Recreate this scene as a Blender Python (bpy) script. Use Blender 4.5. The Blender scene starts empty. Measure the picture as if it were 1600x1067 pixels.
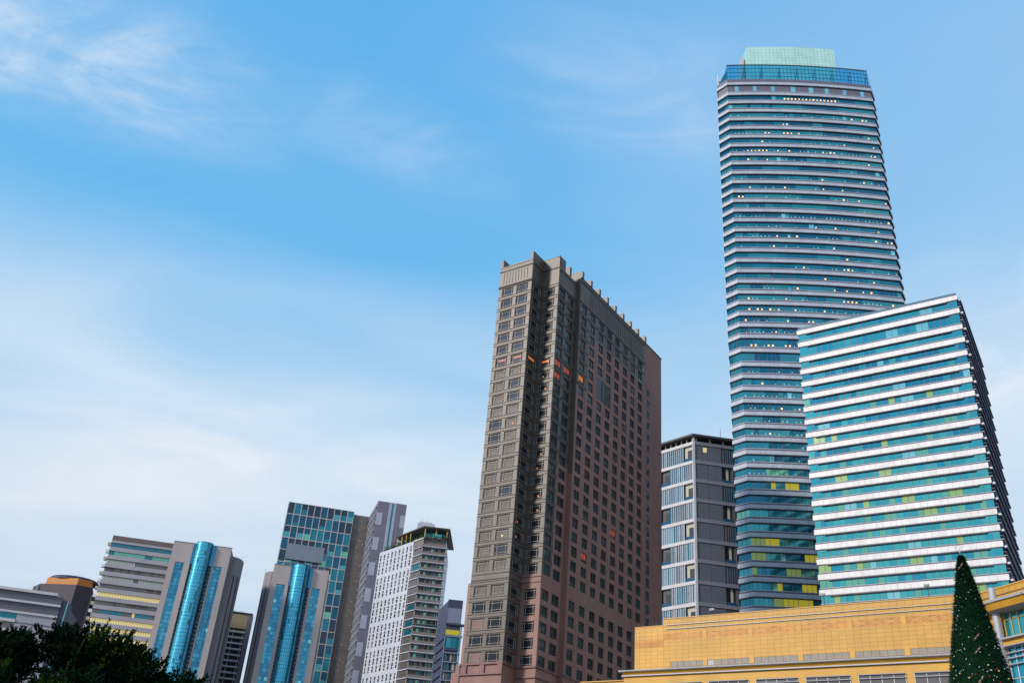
import bpy, math, random
from math import sin, cos, radians as R, pi, hypot
from mathutils import Vector, Matrix
random.seed(7)
S = bpy.context.scene
COL = S.collection

# ------------------------------------------------------------------ camera
cam = bpy.data.objects.new('camera', bpy.data.cameras.new('camera')); COL.objects.link(cam)
cam.data.sensor_width = 36.0
cam.data.lens = 36.0 * 1492 / 1600
cam.data.clip_start = 0.5; cam.data.clip_end = 9000
pitch, roll = R(29.79), R(4.92)
fw = Vector((0, cos(pitch), sin(pitch))); r0 = Vector((1, 0, 0)); u0 = r0.cross(fw)
rt = cos(roll) * r0 + sin(roll) * u0; upv = -sin(roll) * r0 + cos(roll) * u0
cam.matrix_world = Matrix(((rt.x, upv.x, -fw.x, 0), (rt.y, upv.y, -fw.y, 0), (rt.z, upv.z, -fw.z, 1.6), (0, 0, 0, 1)))
S.camera = cam
S.view_settings.view_transform = 'Standard'; S.view_settings.look = 'None'
S.view_settings.exposure = 0.0; S.view_settings.gamma = 1.0

# ------------------------------------------------------------------ sun and sky
SUN = Vector((-0.835, -0.463, 0.50)).normalized()
sl = bpy.data.lights.new('sun', 'SUN'); sl.energy = 3.5; sl.angle = R(8); sl.color = (1.0, 0.89, 0.78)
so = bpy.data.objects.new('sun', sl); COL.objects.link(so)
so.rotation_euler = SUN.to_track_quat('Z', 'Y').to_euler()

W = bpy.data.worlds.new('World'); S.world = W; W.use_nodes = True
nt = W.node_tree; nt.nodes.clear()
def wn(t, **k):
    n = nt.nodes.new(t)
    for a, b in k.items(): setattr(n, a, b)
    return n
def lk(a, b): nt.links.new(a, b)
wo = wn('ShaderNodeOutputWorld'); bg = wn('ShaderNodeBackground'); lk(bg.outputs[0], wo.inputs[0])
tc = wn('ShaderNodeTexCoord'); sp = wn('ShaderNodeSeparateXYZ'); lk(tc.outputs['Generated'], sp.inputs[0])
def math_(op, a, b=None, clamp=False):
    n = wn('ShaderNodeMath', operation=op, use_clamp=clamp)
    for i, v in enumerate((a, b)):
        if v is None: continue
        if hasattr(v, 'links'): lk(v, n.inputs[i])
        else: n.inputs[i].default_value = v
    return n.outputs[0]
def s2l(c):
    return tuple(((x / 255 / 12.92) if x / 255 <= 0.04045 else ((x / 255 + 0.055) / 1.055) ** 2.4) for x in c) + (1,)
ramp = wn('ShaderNodeValToRGB'); lk(sp.outputs[2], ramp.inputs[0])
stops = [(0.0, (196, 212, 232)), (0.14, (200, 219, 238)), (0.30, (202, 223, 243)), (0.42, (170, 213, 246)),
         (0.56, (104, 187, 242)), (0.75, (92, 178, 239)), (1.0, (72, 144, 218))]
el = ramp.color_ramp.elements
el[0].position = stops[0][0]; el[0].color = s2l(stops[0][1])
el[1].position = stops[-1][0]; el[1].color = s2l(stops[-1][1])
for p, c in stops[1:-1]:
    e = el.new(p); e.color = s2l(c)
sky = wn('ShaderNodeTexSky', sky_type='NISHITA'); sky.sun_disc = False
sky.sun_elevation = math.asin(SUN.z); sky.sun_rotation = math.atan2(SUN.x, SUN.y)
skm = wn('ShaderNodeMix', data_type='RGBA', blend_type='MULTIPLY'); skm.inputs[0].default_value = 1
lk(sky.outputs[0], skm.inputs[6]); skm.inputs[7].default_value = (0.1, 0.1, 0.1, 1)
mx = wn('ShaderNodeMix', data_type='RGBA'); mx.inputs[0].default_value = 0.06
lk(ramp.outputs[0], mx.inputs[6]); lk(skm.outputs[2], mx.inputs[7])
# high thin cloud on a plane far above: direction / height
zc = math_('MAXIMUM', sp.outputs[2], 0.03)
px = math_('DIVIDE', sp.outputs[0], math_('ADD', zc, 0.12)); py = math_('DIVIDE', sp.outputs[1], math_('ADD', zc, 0.12))
cb = wn('ShaderNodeCombineXYZ'); lk(px, cb.inputs[0]); lk(py, cb.inputs[1])
def noise(scale, detail, rough, dist, rot, sc, loc=(0, 0, 0)):
    m = wn('ShaderNodeMapping'); m.inputs['Rotation'].default_value = (0, 0, R(rot)); m.inputs['Scale'].default_value = sc
    m.inputs['Location'].default_value = loc
    lk(cb.outputs[0], m.inputs[0]); n = wn('ShaderNodeTexNoise'); lk(m.outputs[0], n.inputs[0])
    n.inputs['Scale'].default_value = scale; n.inputs['Detail'].default_value = detail
    n.inputs['Roughness'].default_value = rough; n.inputs['Distortion'].default_value = dist
    return n.outputs[0]
def mr(v, a, b, c, d):
    n = wn('ShaderNodeMapRange', interpolation_type='SMOOTHSTEP'); lk(v, n.inputs[0])
    for i, x in enumerate((a, b, c, d)): n.inputs[i + 1].default_value = x
    return n.outputs[0]
def blob(cx, cy, rx, ry, rot):
    """a soft patch of the cloud plane"""
    m = wn('ShaderNodeMapping', vector_type='TEXTURE'); m.inputs['Location'].default_value = (cx, cy, 0); m.inputs['Rotation'].default_value = (0, 0, R(rot))
    m.inputs['Scale'].default_value = (rx, ry, 1); lk(cb.outputs[0], m.inputs[0])
    l = wn('ShaderNodeVectorMath', operation='LENGTH'); lk(m.outputs[0], l.inputs[0])
    return mr(l.outputs['Value'], 1.0, 0.0, 0.0, 1.0)
def add_(*a):
    v = a[0]
    for b in a[1:]: v = math_('ADD', v, b)
    return v
def mul(a, b): return math_('MULTIPLY', a, b)
soft = mr(noise(1.3, 4, 0.5, 0.6, 20, (1, 1.8, 1), (0.3, 0.75, 0)), 0.35, 0.70, 0, 1)
fine = mr(noise(3.6, 10, 0.60, 1.8, 20, (0.9, 1.4, 1), (3.1, 1.7, 0)), 0.36, 0.74, 0, 1)
wisp = mr(noise(6.0, 8, 0.62, 2.6, 65, (0.45, 1.3, 1), (1.4, 4.2, 0)), 0.42, 0.72, 0, 1)
tex = add_(mul(fine, 0.34), mul(wisp, 0.26), 0.16)
upper = mul(math_('MAXIMUM', blob(-0.52, 0.88, 0.30, 0.19, 20), blob(-0.66, 0.84, 0.26, 0.16, -10)), tex)
mid = mul(math_('MAXIMUM', blob(-0.17, 0.97, 0.22, 0.12, 25), blob(0.15, 0.86, 0.35, 0.16, 10)), mul(tex, 0.42))
right = mul(blob(0.85, 1.35, 0.50, 0.50, 0), math_('ADD', mul(fine, 0.30), 0.22))
low = mul(blob(-0.62, 1.98, 1.05, 0.48, -8), math_('ADD', mul(soft, 0.42), 0.55))
lay = mul(blob(-0.55, 1.55, 0.95, 0.42, 12), math_('ADD', mul(soft, 0.34), 0.10))
glow = mr(px, -0.35, 0.9, 0.0, 0.26)
rest = mul(soft, mr(py, 0.9, 2.4, 0.05, 0.35))
behind = mul(mr(py, 0.2, -0.4, 0.0, 1.0), mul(fine, 0.6))
cl = math_('MINIMUM', add_(upper, mid, right, low, lay, rest, glow, behind), 0.9)
cm = wn('ShaderNodeMix', data_type='RGBA'); lk(cl, cm.inputs[0]); lk(mx.outputs[2], cm.inputs[6])
cm.inputs[7].default_value = s2l((234, 241, 249))
lk(cm.outputs[2], bg.inputs[0]); bg.inputs[1].default_value = 1.0

# ------------------------------------------------------------------ materials
MATS = {}
def mat(name, col, rough=0.6, metal=0.0, var=0.0, vscale=0.3, emis=None, estr=1.0, brick=None, spec=0.5, streak=0.0):
    m = bpy.data.materials.new(name); m.use_nodes = True; t = m.node_tree; b = t.nodes['Principled BSDF']
    b.inputs['Roughness'].default_value = rough; b.inputs['Metallic'].default_value = metal
    b.inputs['Specular IOR Level'].default_value = spec
    c = (*col, 1)
    b.inputs['Base Color'].default_value = c
    src = None
    if brick:   # joints between panels, laid out in metres along the wall
        w, h, mort, jc = brick
        uv = t.nodes.new('ShaderNodeTexCoord'); br = t.nodes.new('ShaderNodeTexBrick'); br.offset = 0.0; br.squash = 1.0
        t.links.new(uv.outputs['UV'], br.inputs[0])
        br.inputs['Color1'].default_value = c
        br.inputs['Color2'].default_value = tuple(x * (1 - var * 0.8) for x in col) + (1,)
        br.inputs['Mortar'].default_value = (*jc, 1)
        br.inputs['Scale'].default_value = 1; br.inputs['Brick Width'].default_value = w; br.inputs['Row Height'].default_value = h
        br.inputs['Mortar Size'].default_value = mort; br.inputs['Mortar Smooth'].default_value = 0.1
        src = br.outputs[0]
    if var > 0:
        tcn = t.nodes.new('ShaderNodeTexCoord'); mp = t.nodes.new('ShaderNodeMapping'); n = t.nodes.new('ShaderNodeTexNoise')
        t.links.new(tcn.outputs['Object'], mp.inputs[0]); t.links.new(mp.outputs[0], n.inputs[0])
        if streak: mp.inputs['Scale'].default_value = (1, 1, streak)
        n.inputs['Scale'].default_value = vscale; n.inputs['Detail'].default_value = 6
        rr = t.nodes.new('ShaderNodeMapRange'); t.links.new(n.outputs[0], rr.inputs[0])
        rr.inputs[1].default_value = 0.3; rr.inputs[2].default_value = 0.7
        rr.inputs[3].default_value = 1 - var; rr.inputs[4].default_value = 1 + var
        mu = t.nodes.new('ShaderNodeMix'); mu.data_type = 'RGBA'; mu.blend_type = 'MULTIPLY'; mu.inputs[0].default_value = 1
        if src: t.links.new(src, mu.inputs[6])
        else: mu.inputs[6].default_value = c
        t.links.new(rr.outputs[0], mu.inputs[7]); src = mu.outputs[2]
    if src: t.links.new(src, b.inputs['Base Color'])
    if emis:
        b.inputs['Emission Color'].default_value = (*emis, 1); b.inputs['Emission Strength'].default_value = estr
    MATS[name] = m
    return m
def clear_glass(name, tint, gloss=0.25):
    m = bpy.data.materials.new(name); m.use_nodes = True; t = m.node_tree; t.nodes.clear()
    o = t.nodes.new('ShaderNodeOutputMaterial'); mixs = t.nodes.new('ShaderNodeMixShader')
    tr = t.nodes.new('ShaderNodeBsdfTransparent'); gl = t.nodes.new('ShaderNodeBsdfGlossy')
    tr.inputs[0].default_value = (*tint, 1); gl.inputs[0].default_value = (0.6, 0.9, 1, 1); gl.inputs['Roughness'].default_value = 0.05
    mixs.inputs[0].default_value = gloss
    t.links.new(tr.outputs[0], mixs.inputs[1]); t.links.new(gl.outputs[0], mixs.inputs[2]); t.links.new(mixs.outputs[0], o.inputs[0])
    MATS[name] = m
# tinted reflecting glass: name, colour
def glass(name, col, rough=0.08, metal=0.75, **k): mat(name, col, rough, metal, var=0.10, vscale=0.12, **k)

mat('white_panel', (0.69, 0.69, 0.71), 0.5, var=0.10, brick=(1.5, 50, 0.035, (0.38, 0.38, 0.42)), vscale=0.5, streak=0.3)
mat('tower_panel', (0.43, 0.47, 0.56), 0.5, var=0.10, brick=(1.5, 50, 0.03, (0.30, 0.33, 0.40)), vscale=0.4, streak=0.3)
mat('purple_metal', (0.13, 0.12, 0.17), 0.5, var=0.08)
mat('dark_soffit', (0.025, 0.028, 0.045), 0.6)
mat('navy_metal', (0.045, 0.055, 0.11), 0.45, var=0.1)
mat('silver', (0.36, 0.37, 0.41), 0.55, 0.25, var=0.05)
mat('rail_white', (0.7, 0.72, 0.76), 0.4)
for i, c in enumerate([(0.022, 0.19, 0.26), (0.03, 0.24, 0.31), (0.018, 0.14, 0.22), (0.045, 0.29, 0.33)]): glass('tower_glass_%d' % i, c)
for i, c in enumerate([(0.03, 0.31, 0.42), (0.045, 0.37, 0.44), (0.025, 0.24, 0.36), (0.07, 0.43, 0.45)]): glass('office_glass_%d' % i, c)
glass('pale_glass', (0.25, 0.62, 0.66)); glass('green_glass', (0.16, 0.46, 0.34))
mat('lit_yellow', (0.25, 0.22, 0.03), 0.2, emis=(0.60, 0.50, 0.02), estr=0.42)
mat('lit_green', (0.12, 0.26, 0.12), 0.2, emis=(0.34, 0.40, 0.06), estr=0.30)
mat('lit_spot', (0.5, 0.4, 0.2), 0.4, emis=(1.0, 0.45, 0.12), estr=2.2)
mat('lit_dim', (0.3, 0.4, 0.3), 0.4, emis=(0.45, 0.75, 0.62), estr=0.7)
mat('lit_cream', (0.5, 0.42, 0.2), 0.5, emis=(0.72, 0.56, 0.22), estr=0.55)
mat('lit_orange', (0.25, 0.07, 0.01), 0.5, emis=(0.95, 0.24, 0.03), estr=0.55)
mat('lit_red', (0.2, 0.04, 0.02), 0.5, emis=(0.50, 0.07, 0.03), estr=0.45)
clear_glass('screen_glass', (0.10, 0.50, 0.74), 0.14)
mat('pale_green_glass', (0.50, 0.76, 0.70), 0.3, 0.1, brick=(1.5, 1.5, 0.06, (0.20, 0.42, 0.42)), var=0.08)
mat('grey_granite', (0.104, 0.083, 0.069), 0.45, var=0.18, brick=(1.55, 1.63, 0.035, (0.04, 0.034, 0.03)), vscale=0.3, streak=0.2)
mat('pink_granite', (0.235, 0.118, 0.097), 0.55, var=0.14, brick=(2.24, 3.27, 0.035, (0.165, 0.085, 0.072)), vscale=0.3, streak=0.2)
mat('pink_line', (0.31, 0.17, 0.14), 0.55)
mat('slate_band', (0.18, 0.185, 0.22), 0.5, var=0.06)
glass('screen_pale', (0.30, 0.42, 0.48)); glass('screen_mid', (0.15, 0.24, 0.29))
mat('granite_line', (0.06, 0.055, 0.055), 0.6)
mat('maroon_stone', (0.16, 0.07, 0.07), 0.5, var=0.1)
mat('frame_grey', (0.28, 0.27, 0.24), 0.45)
glass('hotel_glass', (0.075, 0.08, 0.105), 0.08, 0.6)
glass('hotel_dark', (0.018, 0.02, 0.026), 0.08, 0.1, spec=0.35)
glass('hotel_teal', (0.022, 0.045, 0.05), 0.08, 0.2)
mat('dull_beige', (0.098, 0.084, 0.074), 0.5, var=0.3, vscale=0.5, spec=0.3)  # dull beige; on the hotel's front panes it paints a building's reflection
mat('yellow_tile', (0.56, 0.295, 0.036), 0.5, var=0.13, brick=(0.83, 0.47, 0.018, (0.24, 0.12, 0.015)), vscale=0.25, streak=0.5)
mat('orange_tile', (0.55, 0.22, 0.02), 0.5, var=0.2, brick=(0.83, 0.47, 0.022, (0.22, 0.10, 0.012)), vscale=0.5)
mat('yellow_plain', (0.54, 0.29, 0.028), 0.5, var=0.12, vscale=0.4, streak=0.5)
mat('pale_line', (0.60, 0.34, 0.08), 0.5)
mat('grey_tile', (0.23, 0.20, 0.17), 0.5, var=0.12, vscale=1.0)
mat('soffit_grey', (0.30, 0.27, 0.24), 0.6, var=0.05)
mat('slab_white', (0.50, 0.49, 0.52), 0.5, var=0.06)
mat('slate_panel', (0.105, 0.108, 0.135), 0.5, var=0.08, brick=(0.28, 60, 0.03, (0.07, 0.072, 0.09)))
mat('roof_dark', (0.05, 0.052, 0.06), 0.6)
mat('balcony_dark', (0.02, 0.02, 0.025), 0.6)
mat('balcony_cream', (0.42, 0.40, 0.33), 0.6)
mat('balcony_blue', (0.02, 0.09, 0.17), 0.2, 0.3)
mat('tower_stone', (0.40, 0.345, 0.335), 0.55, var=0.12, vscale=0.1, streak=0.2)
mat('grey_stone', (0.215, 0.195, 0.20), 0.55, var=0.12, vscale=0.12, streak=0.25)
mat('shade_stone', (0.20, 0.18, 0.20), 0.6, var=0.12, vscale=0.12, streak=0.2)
for i, c in enumerate([(0.05, 0.27, 0.42), (0.045, 0.20, 0.34), (0.09, 0.35, 0.48)]): glass('sky_glass_%d' % i, c, 0.1)
mat('mirror_cyan', (0.08, 0.48, 0.68), 0.28, 0.7, brick=(0.9, 1.3, 0.05, (0.01, 0.06, 0.11)))
mat('slot_dark', (0.012, 0.016, 0.03), 0.4)
glass('window_grey', (0.13, 0.12, 0.12), 0.15, 0.3)
glass('window_teal', (0.02, 0.18, 0.24), 0.1, 0.6)
mat('blind_pale', (0.42, 0.45, 0.42), 0.4)
mat('cap_brown', (0.14, 0.10, 0.10), 0.6)
for i, c in enumerate([(0.02, 0.10, 0.16), (0.025, 0.19, 0.25), (0.035, 0.06, 0.09), (0.08, 0.34, 0.38)]): glass('grid_glass_%d' % i, c, 0.12)
mat('frame_pink', (0.52, 0.46, 0.47), 0.5)
mat('brown_wall', (0.165, 0.14, 0.13), 0.6, var=0.12, brick=(60, 1.55, 0.06, (0.11, 0.095, 0.09)))
mat('violet_wall', (0.165, 0.155, 0.205), 0.55, var=0.08)
mat('violet_pale', (0.38, 0.39, 0.47), 0.5, var=0.08)
mat('white_wall', (0.47, 0.50, 0.57), 0.5, var=0.08, vscale=0.2, streak=0.3)
mat('frame_side', (0.10, 0.095, 0.09), 0.5)
mat('brown_rail', (0.19, 0.15, 0.14), 0.5)
mat('leaf_terrace', (0.03, 0.085, 0.02), 0.8, var=0.4, vscale=1.5)
mat('orange_metal', (0.50, 0.16, 0.012), 0.4, var=0.12)
mat('dark_brown_tile', (0.030, 0.022, 0.040), 0.6, var=0.1, brick=(1.4, 1.9, 0.10, (0.045, 0.036, 0.055)))
mat('navy_wall', (0.05, 0.058, 0.10), 0.5, var=0.1)
mat('dusk_panel', (0.19, 0.22, 0.32), 0.5, var=0.05)
mat('sign_grey', (0.20, 0.24, 0.30), 0.5, var=0.04)
mat('band_grey', (0.36, 0.345, 0.38), 0.55, var=0.08, vscale=0.15)
mat('navy_roof', (0.02, 0.024, 0.055), 0.5)
mat('low_grey', (0.11, 0.105, 0.13), 0.5, var=0.08, brick=(3, 1.2, 0.03, (0.08, 0.078, 0.1)))
mat('low_white', (0.36, 0.34, 0.39), 0.5, var=0.06, brick=(0.9, 0.9, 0.03, (0.24, 0.23, 0.27)))
mat('beige_wall', (0.36, 0.29, 0.17), 0.6, var=0.14, vscale=0.2)
mat('ground_paving', (0.20, 0.19, 0.18), 0.8, var=0.2, vscale=0.05)
mat('asphalt', (0.05, 0.05, 0.052), 0.85, var=0.15, vscale=0.2)
mat('kerb_stone', (0.32, 0.31, 0.29), 0.8, var=0.1)
mat('road_paint', (0.7, 0.7, 0.68), 0.7)
mat('bark', (0.09, 0.065, 0.045), 0.9, var=0.3, vscale=3)
mat('leaf_dark', (0.004, 0.017, 0.009), 0.9, spec=0.05)
mat('leaf_mid', (0.007, 0.028, 0.008), 0.9, spec=0.05)
mat('leaf_light', (0.022, 0.052, 0.005), 0.9, spec=0.05)
mat('tinsel_dark', (0.002, 0.020, 0.008), 0.9, spec=0.1)
mat('tinsel_mid', (0.003, 0.040, 0.014), 0.8, spec=0.15)
mat('bauble_white', (0.8, 0.82, 0.85), 0.15, 0.3)
mat('bauble_gold', (0.8, 0.66, 0.30), 0.15, 0.6)
mat('bauble_red', (0.35, 0.01, 0.015), 0.15, 0.3)
mat('ribbon_red', (0.16, 0.045, 0.04), 0.5)
mat('ribbon_pale', (0.30, 0.27, 0.25), 0.5)
mat('lamp_metal', (0.12, 0.12, 0.13), 0.4, 0.5)
mat('steel', (0.30, 0.31, 0.33), 0.4, 0.7)

# ------------------------------------------------------------------ mesh building
class MB:
    def __init__(s, org=(0, 0, 0)):
        s.o = org; s.v = []; s.f = []; s.m = []; s.uv = []; s.names = []
    def mi(s, name):
        if name not in s.names: s.names.append(name)
        return s.names.index(name)
    def face(s, pts, m, uvs=None):
        b = len(s.v)
        for p in pts: s.v.append((p[0] - s.o[0], p[1] - s.o[1], p[2] - s.o[2]))
        s.f.append(tuple(range(b, b + len(pts)))); s.m.append(s.mi(m))
        s.uv.append(uvs or [(0.3, 0.3)] * len(pts))
    def build(s, name, parent=None, label=None, smooth=False, stuff=False):
        if not s.f: return None
        me = bpy.data.meshes.new(name); me.from_pydata(s.v, [], s.f)
        for n in s.names: me.materials.append(MATS[n])
        me.polygons.foreach_set('material_index', s.m)
        l = me.uv_layers.new(name='UVMap'); flat = []
        for u in s.uv:
            for a in u: flat += [a[0], a[1]]
        l.data.foreach_set('uv', flat)
        if smooth: me.polygons.foreach_set('use_smooth', [True] * len(s.f))
        me.update()
        o = bpy.data.objects.new(name, me); COL.objects.link(o)
        if parent: o.parent = parent
        if label: o['label'] = label
        if stuff: o['kind'] = 'stuff'
        return o
    def tube(s, a, b, r0_, r1_, m, n=6, cap=False):
        a = Vector(a); b = Vector(b); d = (b - a).normalized()
        x = d.orthogonal().normalized(); y = d.cross(x)
        A = [a + (x * cos(2 * pi * i / n) + y * sin(2 * pi * i / n)) * r0_ for i in range(n)]
        B = [b + (x * cos(2 * pi * i / n) + y * sin(2 * pi * i / n)) * r1_ for i in range(n)]
        for i in range(n):
            j = (i + 1) % n; s.face((A[i], A[j], B[j], B[i]), m, [(i, 0), (i + 1, 0), (i + 1, 1), (i, 1)])
        if cap: s.face(B, m); s.face(A[::-1], m)
    def bx(s, x0, x1, y0, y1, z0, z1, m):
        F((x0, y0), 0).box(s, 0, x1 - x0, z0, z1, y0 - y1, 0, m)
class F:
    """a wall frame: u metres along, z up, d metres outward (towards the right of the direction)"""
    def __init__(s, P0, ang):
        s.P = P0; s.c = cos(R(ang)); s.s = sin(R(ang)); s.n = (s.s, -s.c)
    def pt(s, u, z, d=0): return (s.P[0] + s.c * u + s.n[0] * d, s.P[1] + s.s * u + s.n[1] * d, z)
    def quad(s, mb, u0, u1, z0, z1, d, m):
        mb.face((s.pt(u0, z0, d), s.pt(u1, z0, d), s.pt(u1, z1, d), s.pt(u0, z1, d)), m, [(u0, z0), (u1, z0), (u1, z1), (u0, z1)])
    def box(s, mb, u0, u1, z0, z1, d0, d1, m, back=True):
        p = s.pt; s.quad(mb, u0, u1, z0, z1, d1, m)
        if back: s.quad(mb, u0, u1, z0, z1, d0, m)
        uvd = [(d0, z0), (d1, z0), (d1, z1), (d0, z1)]
        mb.face((p(u0, z0, d0), p(u0, z0, d1), p(u0, z1, d1), p(u0, z1, d0)), m, uvd)
        mb.face((p(u1, z0, d0), p(u1, z0, d1), p(u1, z1, d1), p(u1, z1, d0)), m, uvd)
        uvh = [(u0, d0), (u1, d0), (u1, d1), (u0, d1)]
        mb.face((p(u0, z0, d0), p(u1, z0, d0), p(u1, z0, d1), p(u0, z0, d1)), m, uvh)
        mb.face((p(u0, z1, d0), p(u1, z1, d0), p(u1, z1, d1), p(u0, z1, d1)), m, uvh)
    def grid(s, mb, us, zs, holes, wallmat, depth=0.25, reveal=None):
        """wall with real openings: holes = {(i, j)}; the faces of each opening are built too"""
        for i in range(len(us) - 1):
            for j in range(len(zs) - 1):
                a, b, c, e = us[i], us[i + 1], zs[j], zs[j + 1]
                m = wallmat((a + b) / 2, (c + e) / 2)
                if (i, j) not in holes: s.quad(mb, a, b, c, e, 0, m); continue
                p = s.pt; m = reveal or m
                for q in (((a, c), (a, e)), ((b, c), (b, e)), ((a, c), (b, c)), ((a, e), (b, e))):
                    mb.face((p(*q[0], 0), p(*q[1], 0), p(*q[1], -depth), p(*q[0], -depth)), m)
def thing(name, label, cat, loc, group=None):
    o = bpy.data.objects.new(name, None); COL.objects.link(o); o.location = loc; o.empty_display_size = 2
    o['label'] = label; o['category'] = cat
    if group: o['group'] = group
    return o
def tag(o, label, cat, group=None):
    o['label'] = label; o['category'] = cat
    if group: o['group'] = group
    return o
def struct(o): o['kind'] = 'structure'; return o
CAMP = Vector((0, 0, 1.6))
class Wins:
    """windows of one building: the 100 that show largest are parts, the rest one part"""
    def __init__(s, root, name='window', sub='frame'):
        s.root = root; s.name = name; s.sub = sub; s.L = []
    def add(s, fr, u0, u1, z0, z1, d, fn, *a, vis=1.0):
        c = Vector(fr.pt((u0 + u1) / 2, (z0 + z1) / 2, d)); v = CAMP - c; n = Vector((fr.n[0], fr.n[1], 0))
        s.L.append((vis * abs(v.normalized().dot(n)) * (u1 - u0) * (z1 - z0) / v.length_squared, len(s.L), fr, u0, u1, z0, z1, d, fn, a))
    def finish(s, limit=100):
        s.L.sort(key=lambda t: (-t[0], t[1]))
        o = tuple(s.root.location); rest = MB(o)
        for k, (_, _, fr, u0, u1, z0, z1, d, fn, a) in enumerate(s.L):
            if k < limit:
                A = MB(o); B = MB(o); fn(A, B, fr, u0, u1, z0, z1, d, *a)
                w = A.build(s.name, s.root)
                if B.f and w: B.build(s.sub, w)
            else: fn(rest, rest, fr, u0, u1, z0, z1, d, *a)
        rest.build(s.name, s.root, stuff=True)
def solid(mb, poly, z0, z1, m, top=None):
    """prism on a footprint"""
    n = len(poly)
    for i in range(n):
        a, b = poly[i], poly[(i + 1) % n]; L = hypot(b[0] - a[0], b[1] - a[1])
        mb.face(((*a, z0), (*b, z0), (*b, z1), (*a, z1)), m, [(0, z0), (L, z0), (L, z1), (0, z1)])
    mb.face([(*p, z1) for p in poly], top or m, [(p[0], p[1]) for p in poly])
    mb.face([(*p, z0) for p in poly][::-1], top or m, [(p[0], p[1]) for p in poly][::-1])
def offset(poly, d):
    """grow an anticlockwise footprint by d"""
    n = len(poly); out = []
    for i in range(n):
        a, b, c = Vector(poly[i - 1]), Vector(poly[i]), Vector(poly[(i + 1) % n])
        e1 = (b - a).normalized(); e2 = (c - b).normalized()
        n1 = Vector((e1.y, -e1.x)); n2 = Vector((e2.y, -e2.x)); m = (n1 + n2)
        m = m / max(0.25, m.length_squared) * 2 if m.length > 1e-6 else n1
        out.append((b.x + m.x * d, b.y + m.y * d))
    return out
def ring(mb, poly, d, z0, z1, m, inner=0.0, mats=None):
    """a belt round a footprint, from offset `inner` to offset d"""
    P = offset(poly, d); Q = offset(poly, inner); n = len(P); uu = 0
    for i in range(n):
        j = (i + 1) % n; mm = mats[i] if mats else m
        L = hypot(P[j][0] - P[i][0], P[j][1] - P[i][1])
        mb.face(((*P[i], z0), (*P[j], z0), (*P[j], z1), (*P[i], z1)), mm, [(uu, z0), (uu + L, z0), (uu + L, z1), (uu, z1)])
        for z in (z0, z1):
            mb.face(((*Q[i], z), (*Q[j], z), (*P[j], z), (*P[i], z)), mm, [(uu, 0), (uu + L, 0), (uu + L, d), (uu, d)])
        uu += L
def panes(mb, poly, d, z0, z1, w, pick, mull=None, edges=None):
    """glass belt split into panes, each pane with its own tone"""
    P = offset(poly, d); n = len(P)
    for i in range(n):
        if edges is not None and i not in edges: continue
        j = (i + 1) % n; a = Vector(P[i]); b = Vector(P[j]); L = (b - a).length; k = max(1, round(L / w))
        fr = F(P[i], math.degrees(math.atan2(b.y - a.y, b.x - a.x)))
        for q in range(k):
            fr.quad(mb, L * q / k, L * (q + 1) / k, z0, z1, 0, pick(i, q, k))
            if mull and q: fr.box(mb, L * q / k - 0.05, L * q / k + 0.05, z0, z1, 0, 0.06, mull, back=False)
def center(poly): return (sum(p[0] for p in poly) / len(poly), sum(p[1] for p in poly) / len(poly), 0)

# ------------------------------------------------------------------ the ground
g = MB(); g.face([(-4000, -4000, 0), (4000, -4000, 0), (4000, 4000, 0), (-4000, 4000, 0)], 'ground_paving', [(0, 0)] * 4)
struct(g.build('ground'))
rd = MB(); rd.face([(-400, 30, 0.004), (400, 30, 0.004), (400, 42, 0.004), (-400, 42, 0.004)], 'asphalt')
struct(rd.build('road'))
rm = MB()
for i in range(-20, 20): rm.face([(i * 10, 35.9, 0.008), (i * 10 + 4, 35.9, 0.008), (i * 10 + 4, 36.05, 0.008), (i * 10, 36.05, 0.008)], 'road_paint')
struct(rm.build('road_marking'))
for yy in (29.7, 42.0):
    kb = MB(); kb.bx(-400, 400, yy, yy + 0.3, 0, 0.13, 'kerb_stone'); struct(kb.build('kerb'))

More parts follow.
